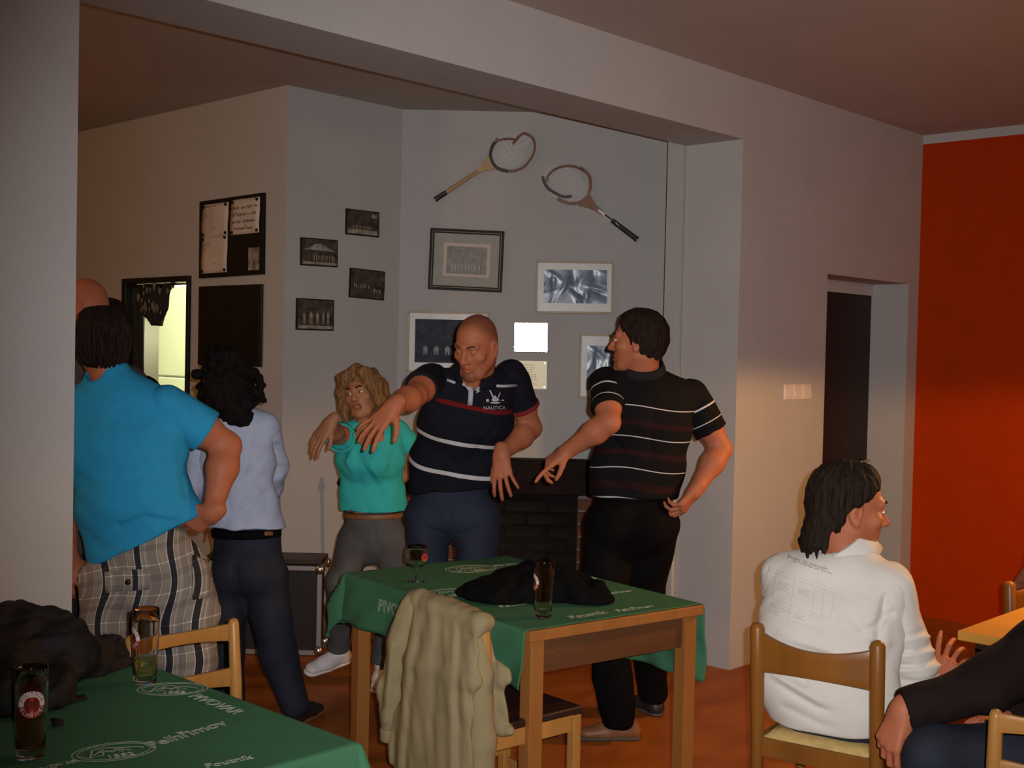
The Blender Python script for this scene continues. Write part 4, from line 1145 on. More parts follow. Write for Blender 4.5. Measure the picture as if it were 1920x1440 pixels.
S.fold([at(345, 790, Z - .10), at(338, 860, Z - .09), at(348, 930, Z - .08)], .010, -.006); S.fold([at(300, 800, Z - .15), at(335, 830, Z - .1)], .010, -.005)
S.fold([at(232, 730, Z - .12), at(236, 860, Z - .17)], .012, -.003)
S.wrinkle(.003, 16, 3)
S.chain([HA.g(0, -.02, -.10), nek + (HA.g(0, -.02, -.10) - nek) * 1.3], [.055, .058], .004, 'sub')
tA = sdf_obj('tshirt', S, .006, M['tee_blue'], pA)
for i, fr in ((0, .72), (1, .62)):
    S = sleeve(sh[i], el[i], fr, .076, .083, .014, over=.02); S.wrinkle(.003, 22, 8 + i)
    sdf_obj('sleeve', S, .006, M['tee_blue'], tA)
S = Sdf()
S.cap(pel + UP * .03, pel - UP * .08, .128, .128, .03, ax=latH, sa=1.40, sb=1.42)
for i in (0, 1): S.cap(hipL[i], kn[i], .118, .108, .035)
S.cap(hipL[1], at(375, 1150, Z), .09, .07, .05); S.cap((hipL[0] + hipL[1]) / 2, at(278, 1262, Z - .01), .11, .075, .05)
w0 = pel + UP * .12; S.plane(w0, UP)
b0, bn = hem((150, 1268), (400, 1266), Z - .1); S.plane(b0, bn)
for a, b_, w, am in [((300, 1090), (265, 1160), .012, -.010), ((318, 1080), (300, 1180), .012, -.008), ((370, 1030), (350, 1150), .012, -.010), ((200, 1130), (190, 1240), .014, -.008), ((345, 1110), (330, 1250), .014, -.009), ((240, 1130), (215, 1190), .014, .008), ((375, 1180), (382, 1260), .012, -.008)]:
    S.fold([at(*a, Z - .15), at(*b_, Z - .13)], w, am)
S.wrinkle(.0045, 15, 5)
def plaid_uv(V):
    q = V - pel; u = q @ RT; v = q @ UP; d = (q @ FW)
    uu = np.where(v > -.05, u, u) + .10 * np.sin(d * 5) + .012 * np.sin(v * 22) + .006 * np.sin(u * 40)
    return np.stack([uu - v * .07, v + u * (-.22) * np.clip(v + .25, 0, .3) / .3 + .008 * np.sin(u * 18), d], 1)
shA = sdf_obj('shorts', S, .006, M['plaid'], pA, {'cloth': plaid_uv})
# back pocket flap with its button
def patch(name, o, quad, mt, off, nu=12, nv=6, uv=None, thick=.006):
    bv = surf(o); G = []
    for i in range(nu + 1):
        row = []
        for j in range(nv + 1):
            a, b_ = i / nu, j / nv
            c = (np.array(quad[0]) * (1 - a) + np.array(quad[1]) * a) * (1 - b_) + (np.array(quad[3]) * (1 - a) + np.array(quad[2]) * a) * b_
            d = nrm(ray(*c)); h = bv.ray_cast(Vector(CAM), Vector(d)); p = np.array(h[0]) if h[0] is not None else at(*c, Z)
            row.append(p - d * off)
        G.append(row)
    m = MB().grid(G, thick=-thick); q = obj(name, m, mt, o, world=True, smooth=True)
    if uv is not None:
        V = np.array(m.v); at_ = q.data.attributes.new('cloth', 'FLOAT_VECTOR', 'POINT'); at_.data.foreach_set('vector', uv(V).astype(np.float32).ravel())
    return q, G
for nm, qd in (('pocket_flap', ((196, 1072), (283, 1066), (280, 1105), (198, 1112))), ('cargo_pocket', ((362, 1040), (398, 1052), (392, 1120), (362, 1125)))):
    fl, G = patch(nm, shA, qd, M['plaid'], .010, uv=lambda V: plaid_uv(V) + np.array([.02, .03, 0]))
c = at(239, 1092, np.linalg.norm((np.array(surf(shA).ray_cast(Vector(CAM), Vector(nrm(ray(239, 1092))))[0]) - CAM) @ FW) - .014)
obj('button', MB().tube([c, c + FW * .006], [.010, .011], 14), M['black'], shA, world=True, smooth=True)
for i in (0, 1):
    put_shoe(pA, np.array([*(an[i] - FW * .05)[:2], 0.0]), np.array([*(an[i] + FW * .21)[:2], 0.0]), (0, 0, 1), M['shoe_dark'], M['sole_grey'])

# ------------------------------------------------------------------ woman with long dark curly hair, from behind
M['shirt_paleblue'] = mat('shirt_pale_blue', (0.44, 0.49, 0.64), .85, bump=.1, bscale=200, var=.04, vscale=20, spec=.15)
Z = 5.35
pB = person('woman seen from behind with long dark curly hair, pale blue shirt and dark jeans', (*at(470, 1200, Z)[:2], 0))
pel, wai, che, upc, nek = at(462, 1045, Z), at(450, 945, Z), at(442, 860, Z), at(436, 800, Z), at(432, 755, Z)
sh = [at(378, 802, Z), at(497, 800, Z)]; el = [at(362, 905, Z - .02), at(512, 880, Z + .10)]; wr = [at(395, 985, Z + .18), at(500, 950, Z + .27)]
lat = nrm(RT * .97 - FW * .1)
TB = [(pel, .108, 1.45), (wai, .095, 1.45), (che, .10, 1.45), (upc, .075, 1.75), (nek, .048, 1.1)]
HB = Head(at(425, 698, Z + .02), FW * .9 - RT * .4, UP - RT * .05, 1.0)
S = Sdf(); torso(S, TB, lat, -.028)
for i in (0, 1): add_arm(S, sh[i], el[i], wr[i], .9)
for i in (0, 1): add_hand(S, wr[i], FW * .8 - UP * .4, UP * .8 + FW * .4, -RT if i else RT, .9)
add_head(S, HB, nek, True, neck_r=.05)
sdf_obj('body', S, .006, M['skin'], pB, {'tint': face_tint(HB)})
S = Sdf(); rg = random.Random(21)
S.ell(HB.g(0, -.02, .03), (.092, .108, .098), HB.R, .03); S.ell(HB.g(.0, -.07, -.05), (.105, .075, .10), HB.R, .04)
S.cap(at(425, 740, Z - .06), at(448, 780, Z - .07), .105, .06, .04)
for i in range(85):
    a = rg.uniform(0, 6.28); zz = rg.uniform(-.17, .11); ra = (.098 if zz > 0 else .112) * (1 - max(0, zz - .05) * 5)
    if math.sin(a) > .55 and zz < .05: continue
    c = HB.g(ra * math.cos(a), -.02 + ra * math.sin(a) * .95, zz); S.ell(c, [rg.uniform(.013, .026)] * 3, None, .012)
for (x, y, r) in [(478, 735, .030), (486, 742, .024), (489, 722, .020), (470, 760, .028), (448, 782, .026), (462, 775, .022), (485, 708, .018), (436, 778, .024), (420, 765, .03), (478, 700, .022), (404, 758, .03), (383, 735, .03), (370, 700, .026), (494, 750, .014)]:
    S.ell(at(x, y, Z - .07 + rg.uniform(-.03, .05)), (r, r, r), None, .014)
for i in range(14):
    x0 = rg.uniform(410, 480); y0 = rg.uniform(740, 770); ph = rg.uniform(0, 6)
    S.chain([at(x0 + 5 * math.sin(ph + j * 1.1), y0 + j * 6, Z - .09 + .012 * math.cos(ph + j * 1.1)) for j in range(5)], [.010, .010, .009, .007, .004], .008)
S.wrinkle(.005, 60, 2)
S.ell(HB.g(0, .10, -.03), (.062, .055, .085), HB.R, .01, 'sub')
sdf_obj('curly_hair', S, .005, M['hair_black'], pB)
S = Sdf(); torso(S, TB, lat, .010, .05)
for i in (0, 1): S.cap(upc, sh[i], .07, .055, .05)
S.cap(wai, at(462, 1005, Z), .10, .118, .05, ax=lat, sa=1.4, sb=1.42); S.plane(*hem((370, 991), (530, 994), Z - .1))
for a, b_, w, am in [((520, 830), (455, 900), .010, -.006), ((515, 870), (450, 940), .010, -.006), ((510, 905), (455, 950), .010, .005), ((500, 925), (440, 965), .012, -.005), ((400, 850), (430, 960), .012, -.005), ((480, 790), (470, 900), .014, -.003)]:
    S.fold([at(*a, Z - .10), at(*b_, Z - .13)], w, am)
S.wrinkle(.003, 18, 6)
tB = sdf_obj('shirt', S, .006, M['shirt_paleblue'], pB)
for i in (0, 1):
    S = Sdf(); e1 = el[i] + (wr[i] - el[i]) * .75; S.cap(sh[i], el[i], .066, .062, .02); S.cap(el[i], e1, .062, .053, .02, clip=(e1, nrm(wr[i] - el[i])))
    for j in range(5):
        t = .45 + j * .16; c = sh[i] + (el[i] - sh[i]) * min(t, 1.0); S.fold([c - RT * .07 - FW * .05, c - FW * .07 + UP * .02, c + RT * .07 - FW * .05], .010, -.007)
    S.wrinkle(.006, 24, 30 + i); sdf_obj('sleeve', S, .0055, M['shirt_paleblue'], tB)
hp = [at(424, 1085, Z), at(497, 1085, Z)]; kn = [at(424, 1215, Z), at(520, 1222, Z - .02)]; an = [np.array([*at(430, 1345, Z)[:2], .09]), np.array([*at(552, 1345, Z - .02)[:2], .09])]
S = Sdf(); S.cap(pel + UP * .08, pel - UP * .05, .104, .112, .03, ax=lat, sa=1.42, sb=1.5)
for i in (0, 1): S.ell(at(436 + 52 * i, 1075, Z - .06), (.085, .075, .10), None, .05); S.chain([hp[i], kn[i], an[i] + np.array([0, 0, .0])], [.098, .080, .066], .03)
for i in (0, 1): S.plane(an[i] - np.array([0, 0, .065]), (0, 0, -1), an[i] - .13, an[i] + .13)
S.plane(pel + UP * .14, UP)
for a, b_, w, am in [((388, 1040), (425, 1048), .006, -.004), ((468, 1043), (515, 1033), .006, -.004), ((470, 1060), (474, 1085), .005, -.003), ((440, 1060), (448, 1130), .014, -.012), ((500, 1180), (535, 1210), .012, -.006), ((515, 1250), (550, 1262), .012, -.006), ((520, 1300), (560, 1310), .012, -.007), ((400, 1180), (440, 1190), .012, -.006)]:
    S.fold([at(*a, Z - .13), at(*b_, Z - .14)], w, am)
S.wrinkle(.003, 16, 9)
jB = sdf_obj('jeans', S, .006, M['denim'], pB)
S = Sdf(); bc = pel + UP * .108
S.cap(bc - UP * .02, bc + UP * .02, .1085, .1085, .0, ax=lat, sa=1.43, sb=1.43); S.plane(bc + UP * .02, UP); S.plane(bc - UP * .02, -UP); sdf_obj('belt', S, .006, M['black_cloth'], pB)
q_, G = patch('leather_label', jB, ((496, 996), (512, 996), (512, 1004), (496, 1004)), M['shoe_brown'], .012, 4, 3)
put_shoe(pB, np.array([*at(548, 1345, Z - .03)[:2], 0.0]), np.array([*at(600, 1338, Z + .20)[:2], 0.0]), (0, 0, 1), M['shoe_dark'], M['shoe_brown'])
put_shoe(pB, np.array([*at(430, 1345, Z - .05)[:2], 0.0]), np.array([*at(420, 1338, Z + .21)[:2], 0.0]), (0, 0, 1), M['shoe_dark'], M['shoe_brown'])

# ------------------------------------------------------------------ two men whose heads show behind the man in blue
def plain_person(label, head, up_px, pel_px, Z, hr, shirt, jeans, skin, half=.19, foot=None, vox=.008):
    p = person(label, (*at(*pel_px, Z)[:2], 0))
    pel, nek = at(*pel_px, Z), at(*up_px, Z); che = pel * .35 + nek * .65; upc = pel * .12 + nek * .88 - np.array([0, 0, .03]); wai = pel * .65 + nek * .35
    T = [(pel, .115, 1.4), (wai, .11, 1.45), (che, .12, half / .12), (upc, .08, 1.9), (nek, .056, 1.1)]
    sh = [upc - RT * half - UP * .02, upc + RT * half - UP * .02]; el = [s_ - np.array([0, 0, .28]) + FW * .02 + RT * (.03 if i else -.03) for i, s_ in enumerate(sh)]; wr = [e - np.array([0, 0, .15]) - head.R[:, 1] * -.18 for e in el]
    S = Sdf(); torso(S, T, RT, -.03)
    for i in (0, 1): add_arm(S, sh[i], el[i], wr[i], 1.0); add_hand(S, wr[i], nrm(wr[i] - el[i]), UP, RT if not i else -RT, 1.0, curl=((25, 35, 20),) * 4)
    add_head(S, head, nek)
    sdf_obj('body', S, .006, skin, p, {'tint': face_tint(head)})
    S = Sdf(); torso(S, T, RT, .010, .05)
    for i in (0, 1):
        S.cap(upc, sh[i], .072, .062, .05); e = sh[i] + (el[i] - sh[i]) * .62; S.cap(sh[i], e, .066, .066, .03, clip=(e, nrm(el[i] - sh[i])))
    S.cap(wai, pel - UP * .06, .12, .13, .05, ax=RT, sa=1.4, sb=1.42); S.plane(pel - UP * .07, -UP); S.wrinkle(.004, 16, 4); sdf_obj('shirt', S, vox, shirt, p)
    S = Sdf(); S.cap(pel, pel - UP * .06, .118, .12, .03, ax=RT, sa=1.4, sb=1.42)
    for x in (-1, 1):
        h_ = pel + RT * .09 * x - UP * .06; a_ = np.array([*(h_ + RT * .02 * x)[:2], .03]); S.chain([h_, h_ * .5 + a_ * .5, a_], [.1, .078, .062], .03)
        put_shoe(p, np.array([*(a_ - head.R[:, 1] * .05)[:2], 0.]), np.array([*(a_ + head.R[:, 1] * .2)[:2], 0.]), (0, 0, 1), M['shoe_dark'], M['sole_grey'], vox=.007)
    sdf_obj('trousers', S, vox, jeans, p)
    return p
M['grey_shirt'] = mat('grey_shirt', (0.05, 0.05, 0.055), .9)
HC = Head(at(157, 578, 5.2), -RT * .92 + FW * .1 - UP * .25, UP - RT * .2, 1.05)
pC = plain_person('bald man with glasses whose head shows above the man in blue, at the pier', HC, (158, 656), (165, 1000), 5.2, None, M['grey_shirt'], M['denim'], M['skin_ruddy'])
m = MB().tube([HC.g(-.079, -.012, .012), HC.g(-.081, .03, .016), HC.g(-.074, .085, .014)], .0022, 6); m.tube([HC.g(.079, -.012, .012), HC.g(.081, .03, .016), HC.g(.074, .085, .014)], .0022, 6)
for x in (-1, 1): m.tube([HC.g(x * .036 + .024 * math.cos(t * .524), .104, .002 + .018 * math.sin(t * .524)) for t in range(12)], .0018, 5, closed=True)
m.tube([HC.g(-.012, .104, .004), HC.g(0, .108, .006), HC.g(.012, .104, .004)], .0018, 5)
obj('glasses', m, M['steel'], pC, world=True, smooth=True)
HD = Head(at(199, 616, 5.75), FW * .8 - RT * .6, UP, 1.0)
pD = plain_person('dark haired man almost hidden behind the bald man and the man in blue', HD, (197, 676), (205, 1000), 5.75, None, M['black_cloth'], M['denim'], M['skin'])
sdf_obj('hair', hair_cap(HD, .026, (.085, .062), (.03, .0), -.085, -.006, 14, .005), .005, M['hair_brown'], pD)
# ------------------------------------------------------------------ woman in the teal T-shirt
M['tee_teal'] = mat('tshirt_teal', (0.040, 0.44, 0.42), .9, bump=.12, bscale=240, var=.05, vscale=24, spec=.15)
Z = 6.0
pE = person('blond woman in a teal T-shirt and white sneakers, mouth open, one hand stretched forward', (*at(690, 1200, Z)[:2], 0))
pel, wai, che, upc, nek = at(700, 992, Z + .08), at(698, 925, Z + .06), at(695, 860, Z + .01), at(692, 822, Z - .01), at(688, 800, Z - .01)
sh = [at(643, 812, Z - .02), at(745, 806, Z + .03)]; el = [at(632, 818, 5.74), at(763, 880, 6.25)]; wr = [at(621, 792, 5.52), at(728, 915, 6.27)]
TE = [(pel, .105, 1.42), (wai, .092, 1.42), (che, .098, 1.45), (upc, .075, 1.65), (nek, .046, 1.1)]
HE = Head(at(680, 737, 5.97), -FW * .93 - RT * .34 - UP * .02, UP * .955 - RT * .20, .99)
S = Sdf(); torso(S, TE, RT, -.028)
for i in (0, 1): add_arm(S, sh[i], el[i], wr[i], .82)
S.cap(upc - FW * .06 + RT * .06, upc - FW * .03 - RT * .05, .03, .03, .04)
add_hand(S, wr[0], -UP * .86 - RT * .62 - FW * .12, -FW * .80 + UP * .32 - RT * .5, RT, .98, curl=((8, 14, 10), (10, 16, 10), (12, 18, 12), (14, 20, 12)), spread=1.0, thumb=(.8, .5, -.3))
add_hand(S, wr[1], -RT * .8 + FW * .2, FW, UP, .92)
add_head(S, HE, nek, True, 1.2, .047)
sdf_obj('body', S, .0043, M['skin'], pE, {'tint': face_tint(HE, lips=(.62, .30, .28))})
add_face_parts(pE, HE, M['hair_brown'])
# bobbed hair with a side fringe
S = Sdf(); g = HE.g; R = HE.R
S.ell(g(0, -.020, .042), (.087, .103, .092), R, .02)
S.ell(g(0, -.060, -.03), (.088, .060, .10), R, .03)
for x in (-1, 1):
    for j in range(7):
        y = .062 - j * .020; S.chain([g(x * .062, y * .9, .085), g(x * .092, y * .85, .02), g(x * (.098 + .004 * (j % 2)), y * .75 - .004, -.055), g(x * (.092 + .010 * (j % 3)), y * .6, -.118 - .012 * (j % 2))], [.017, .019, .017, .006], .026)
for j in range(6): S.chain([g(-.01, .03, .128), g(.022 + j * .010, .080 - j * .004, .096), g(.054 + j * .007, .080 - j * .010, .056 - j * .004), g(.074 + j * .004, .066 - j * .012, .012 - j * .006)], [.013, .013, .011, .004], .018)
for j in range(4): S.chain([g(-.012, .03, .127), g(-.040 - j * .010, .072 - j * .008, .098), g(-.068 - j * .006, .060 - j * .01, .055), g(-.084, .045 - j * .01, .01)], [.013, .012, .012, .006], .018)
for j in range(8):
    a = (j - 3.5) * .3; S.chain([g(.075 * math.sin(a), -.10 * math.cos(a), .0), g(.082 * math.sin(a), -.112 * math.cos(a), -.07), g(.09 * math.sin(a), -.11 * math.cos(a), -.125)], [.02, .02, .006], .02)
S.ell(g(.004, .112, -.030), (.068, .072, .094), R, .010, 'sub')
S.wrinkle(.0035, 70, 3, stretch=(1, 1, .35))
sdf_obj('bobbed_hair', S, .0042, M['hair_blond'], pE)
S = Sdf(); torso(S, TE, RT, .008, .05)
for i in (0, 1): S.cap(upc, sh[i], .066, .052, .04)
for x in (-1, 1): S.ell(che + RT * x * .062 - FW * .088 - UP * .01, (.056, .020, .050), None, .07)
S.cap(wai, at(703, 968, Z + .02), .095, .108, .05, ax=RT, sa=1.45, sb=1.45); S.plane(*hem((632, 943), (704, 967), Z - .12), lo=at(560, 1000, Z + .5) - 1.5, hi=at(704, 967, Z) + 0)
S.plane(*hem((640, 962), (765, 964), Z - .12))
S.ell(nek - FW * .075 - UP * .028 + RT * .012, (.075, .075, .058), None, .004, 'sub'); S.cap(nek - UP * .04, nek + UP * .12, .052, .085, .004, 'sub')
for a, b_, w, am in [((668, 850), (720, 930), .014, -.006), ((690, 870), (745, 955), .012, .006), ((650, 840), (655, 930), .012, -.004), ((735, 850), (720, 950), .012, -.005), ((655, 830), (700, 845), .012, -.003), ((675, 900), (690, 960), .012, -.005)]:
    S.fold([at(*a, Z - .11), at(*b_, Z - .10)], w, am)
S.wrinkle(.003, 20, 3)
tE = sdf_obj('tshirt', S, .0055, M['tee_teal'], pE)
e0 = sh[0] + (el[0] - sh[0]) * .42 - UP * .018; S = Sdf(); d = nrm(el[0] - sh[0]); S.cap(sh[0], e0, .060, .072, .02, clip=(e0, d)); S.cap(e0 - d * .03, e0 + d * .06, .060, .062, .003, 'sub')
sdf_obj('sleeve', S, .005, M['tee_teal'], tE)
e1 = at(770, 838, 6.08); S = Sdf(); d = nrm(e1 - sh[1]); S.cap(sh[1], e1, .056, .064, .02, clip=(e1, d)); S.cap(e1 - d * .03, e1 + d * .06, .054, .056, .003, 'sub'); S.wrinkle(.003, 25, 4)
sdf_obj('sleeve', S, .005, M['tee_teal'], tE)
hp = [at(666, 1018, Z + .08), at(737, 1018, Z + .08)]; kn = [at(640, 1095, Z - .05), at(740, 1095, Z - .06)]; an = [at(635, 1214, 6.12), at(716, 1243, 5.93)]
S = Sdf(); S.cap(pel + UP * .03, pel - UP * .07, .104, .108, .03, ax=RT, sa=1.38, sb=1.42)
for i in (0, 1): S.chain([hp[i], kn[i], kn[i] * .55 + an[i] * .45, an[i]], [.092, .072, .064, .054], .03); d = nrm(an[i] - kn[i]); S.plane(an[i] + d * .005, d, an[i] - .12, an[i] + .12)
S.plane(pel + UP * .085, UP)
for a, b_, w, am in [((660, 1005), (690, 1025), .010, -.006), ((740, 1005), (708, 1025), .010, -.006), ((702, 985), (703, 1020), .008, -.006), ((625, 1060), (660, 1075), .010, -.005), ((640, 1150), (655, 1165), .012, -.006)]:
    S.fold([at(*a, Z - .03), at(*b_, Z - .05)], w, am)
S.wrinkle(.003, 18, 12)
jE = sdf_obj('jeans', S, .0055, M['denim_grey'], pE)
for i in (0, 1):
    d = nrm(an[i] - kn[i]); c = an[i]; S = Sdf(); S.cap(c - d * .05, c + d * .004, .0585, .0585, .0, clip=(c + d * .004, d)); S.plane(c - d * .045, -d); S.cap(c - d * .01, c + d * .05, .048, .048, .002, 'sub')
    sdf_obj('turned_up_cuff', S, .005, M['denim_grey'], jE)
S = Sdf(); bc = pel + UP * .070; S.cap(bc - UP * .012, bc + UP * .012, .107, .107, 0, ax=RT, sa=1.39, sb=1.39); S.plane(bc + UP * .014, UP); S.plane(bc - UP * .014, -UP); sdf_obj('belt', S, .005, M['shoe_brown'], pE)
M['lace'] = mat('lace_white', (0.75, 0.70, 0.68), .8)
for hl, to, up, lab in [(at(655, 1236, 6.22), at(571, 1266, 6.02), UP * .8 - FW * .55, None), (at(722, 1262, 6.08), at(707, 1302, 5.82), UP, None)]:
    hl = np.array(hl); to = np.array(to); to[2] = max(to[2], .005); hl[2] = max(hl[2], .01) if lab is None else hl[2]
    if to[0] < at(660, 1266, 6.0)[0]: pass
    o, P = put_shoe(pE, hl, to, up, M['shoe_white'], M['shoe_white'], None, M['lace'], .004, .080)
    S = Sdf(); S.cap(P(.30, .085), P(.22, .132), .012, .014, .01, ax=nrm(np.cross(nrm(to - hl), up)), sa=2.0, sb=2.0); sdf_obj('tongue', S, .004, M['shoe_white'], o)
    S = Sdf(); S.cap(P(.04, .05), P(.03, .078), .016, .014, .005); sdf_obj('heel_tab', S, .004, M['black'], o)
    S = Sdf(); S.cap(P(.22, .06), P(.22, .16), .036, .036, .01); sdf_obj('ankle', S, .005, M['skin'], pE, {'tint': lambda V: np.ones_like(V)})

# ------------------------------------------------------------------ man in the navy polo with white stripes
def stripes(name, base, bands):
    m = mat(name, base, .85, bump=.1, bscale=240, spec=.15)
    nt = m.node_tree; b = nt.nodes['Principled BSDF']
    a = nt.nodes.new('ShaderNodeAttribute'); a.attribute_name = 'cloth'
    sp = nt.nodes.new('ShaderNodeSeparateXYZ'); nt.links.new(a.outputs['Vector'], sp.inputs[0])
    r = nt.nodes.new('ShaderNodeValToRGB'); r.color_ramp.interpolation = 'CONSTANT'
    st = [(0, base)]
    for p0, p1, c in bands: st += [(p0, c), (p1, base)]
    for i, (p, c) in enumerate(st):
        e = r.color_ramp.elements[i] if i < 2 else r.color_ramp.elements.new(p)
        e.position = p; e.color = (*c, 1)
    nt.links.new(sp.outputs[0], r.inputs[0]); nt.links.new(r.outputs[0], b.inputs['Base Color'])
    return m
NAVY = (0.0085, 0.0085, 0.014); WHT = (0.55, 0.52, 0.52); RED = (0.16, 0.008, 0.010)
# stripe coordinate: position up the trunk / 1 m, shifted to stay positive
M['polo_navy'] = stripes('polo_navy', NAVY, [(.398, .416, WHT), (.545, .563, WHT), (.712, .734, RED)])
M['polo_navy_sleeve'] = stripes('polo_navy_sleeve', NAVY, [(.30, .315, WHT)])
M['polo_red'] = mat('polo_red_trim', (0.20, 0.010, 0.010), .85)
M['polo_white'] = mat('polo_white_trim', (0.45, 0.44, 0.47), .85)
M['plain_navy'] = mat('polo_navy_plain', NAVY, .85, bump=.1, bscale=240, spec=.15)
Z = 5.35
pF = person('man with cropped hair in a navy polo with white stripes, looking down', (*at(850, 1200, 5.5)[:2], 0))
pel, wai, che, upc, nek = at(846, 945, 5.50), at(856, 868, 5.44), at(876, 790, 5.36), at(886, 735, 5.31), at(893, 705, 5.28)
sh = [at(806, 712, 5.26), at(962, 712, 5.36)]; el = [at(778, 742, 5.00), at(996, 803, 5.46)]; wr = [at(738, 762, 4.79), at(940, 852, 5.27)]
lat = nrm(RT * .97 + FW * .12)
TF = [(pel, .118, 1.42), (wai, .120, 1.46), (che, .120, 1.48), (upc, .082, 1.85), (nek, .060, 1.15)]
HF = Head(at(893, 648, 5.19), -FW * .80 - RT * .46 - UP * .38, UP * .95 - FW * .25 - RT * .03, 1.10)
S = Sdf(); torso(S, TF, lat, -.034)
for i in (0, 1): add_arm(S, sh[i], el[i], wr[i], 1.06, 1.05)
add_hand(S, wr[0], -UP * .70 - RT * .62 - FW * .25, -FW * .72 + UP * .5 - RT * .25, RT * .8 - UP * .5, 1.10, curl=((6, 12, 8), (8, 14, 10), (6, 14, 10), (2, 12, 8)), spread=2.0, thumb=(.55, .55, -.55), tcurl=(15, 10))
add_hand(S, wr[1], -UP * .93 + RT * .05 - FW * .2, -FW * .9 + UP * .1 - RT * .25, -RT, 1.06, curl=((14, 20, 14), (10, 18, 12), (8, 16, 12), (4, 16, 12)), spread=1.8, thumb=(.75, .5, -.4))
add_head(S, HF, nek, False, 0, .060)
sdf_obj('body', S, .0043, M['skin_ruddy'], pF, {'tint': face_tint(HF, .12, .35, crop=.5)})
add_face_parts(pF, HF, M['hair_stubble'], eyes=False)
m = MB(); d = nrm(el[0] - wr[0]); c = wr[0] + d * .028; x = nrm(np.cross(d, FW)); y = np.cross(d, x)
m.tube([c + .037 * (math.cos(a * .314) * x * .95 + math.sin(a * .314) * y * .86) for a in range(20)], .0085, 8, closed=True); obj('watch_strap', m, M['shoe_brown'], pF, world=True, smooth=True)
axF = nrm(nek - pel)
def polo_uv(V):
    q = V - pel; t = q @ axF; xx = q @ lat; ff = -(q @ FW)
    return np.stack([t + .20 + .30 * np.clip(np.abs(xx) - .0, 0, 1) ** 2 * 1.2 + .10 * np.clip(.1 - ff, 0, .3), xx, ff], 1)
S = Sdf(); torso(S, TF, lat, .010, .06)
for i in (0, 1): S.cap(upc, sh[i], .075, .062, .05)
S.cap(wai, pel - UP * .02, .125, .132, .05, ax=lat, sa=1.45, sb=1.42); S.plane(*hem((766, 930), (940, 912), 5.35))
S.chain([HF.g(0, -.02, -.10), nek + (HF.g(0, -.02, -.10) - nek) * 1.4], [.060, .066], .004, 'sub')
S.ell(nek - FW * .085 - UP * .025, (.048, .07, .045), None, .004, 'sub')
for a, b_, w, am in [((800, 740), (860, 800), .014, -.005), ((795, 830), (860, 870), .014, -.006), ((930, 800), (880, 860), .014, -.006), ((790, 880), (850, 900), .012, -.006), ((925, 850), (870, 900), .012, -.005), ((905, 740), (890, 830), .014, -.003)]:
    S.fold([at(*a, 5.24), at(*b_, 5.28)], w, am)
S.wrinkle(.004, 17, 14)
tF = sdf_obj('polo_shirt', S, .0055, M['polo_navy'], pF, {'cloth': polo_uv})
for i, fr in ((0, .60), (1, .60)):
    S = sleeve(sh[i], el[i], fr, .072, .074, .012, over=.02); S.wrinkle(.003, 22, 40 + i); d = nrm(el[i] - sh[i]); s0 = sh[i]
    so = sdf_obj('sleeve', S, .005, M['polo_navy_sleeve'], tF, {'cloth': lambda V, d=d, s0=s0: np.stack([(V - s0) @ d + (.36 if i == 0 else .0), V[:, 0], V[:, 1]], 1)})
    e = sh[i] + (el[i] - sh[i]) * fr
    if i == 1:
        S = Sdf(); S.cap(e - d * .028, e, .0755, .0755, 0, clip=(e, d)); S.plane(e - d * .024, -d); S.cap(e - d * .06, e + d * .06, .066, .066, .002, 'sub'); sdf_obj('cuff', S, .005, M['polo_red'], so)
# collar, placket and chest emblem
def ring_band(name, pts, h0, w, mt, par, up=UP, n=1):
    m = MB(); A = np.array(pts); G = [[p, p + h0[i]] for i, p in enumerate(A)]
    m.grid(G, thick=w); return obj(name, m, mt, par, world=True, smooth=True)
def collar(par, cen, ax, fwd, r, h, mt_out, mt_in, flare=.028, gap=.5, name='collar', k=1.0):
    ax = nrm(ax); f = nrm(np.array(fwd) - ax * (np.array(fwd) @ ax)); x = np.cross(f, ax); pts = []
    n = 30; G = []; G2 = []
    for i in range(n + 1):
        a = gap + (2 * math.pi - 2 * gap) * i / n
        dr = f * math.cos(a) + x * math.sin(a)
        drop = -.030 * max(0, math.cos(a)) ** 1.0 * k
        b0 = cen + dr * r + ax * (drop); fr = 1 if min(i, n - i) > 2 else .75
        top = b0 + ax * h * .8 + dr * .004; fold = b0 + dr * flare * fr - ax * h * .35
        G.append([top, top + dr * .006 + ax * .003, (top + fold) / 2 + dr * .008, fold]); G2.append([b0 - ax * h * .2 - dr * .003, top - dr * .002])
    a = obj(name, MB().grid(G, thick=.003), mt_out, par, world=True, smooth=True)
    obj('collar_lining', MB().grid(G2, thick=.002), mt_in, par, world=True, smooth=True)
    return a
nb = HF.g(0, -.024, -.10)
collar(tF, nek + UP * .012 - FW * .012, nrm(nb - nek) * .55 + UP * .5, -FW - RT * .15, .078, .040, M['plain_navy'], M['polo_red'], .035, .50)
def strip(name, o, px, wpx, mt, off=.003, thick=.002):
    """a narrow band sewn onto the surface of o, along photo positions"""
    bv = surf(o); G = []
    px = np.array(px, float); t = np.gradient(px, axis=0); t /= np.linalg.norm(t, axis=1, keepdims=True); nn = np.stack([-t[:, 1], t[:, 0]], 1)
    for p, q in zip(px, nn):
        row = []
        for sgn in (-1, 1):
            d = nrm(ray(*(p + q * sgn * wpx / 2))); h = bv.ray_cast(Vector(CAM), Vector(d)); row.append(np.array(h[0]) - d * off if h[0] is not None else None)
        if row[0] is not None and row[1] is not None: G.append(row)
    if len(G) < 2: return None
    return obj(name, MB().grid(G, thick=-thick), mt, o, world=True, smooth=True)
strip('placket', tF, [(884, 722), (883, 735), (882, 748), (881, 760)], 9, M['polo_white'], .004)
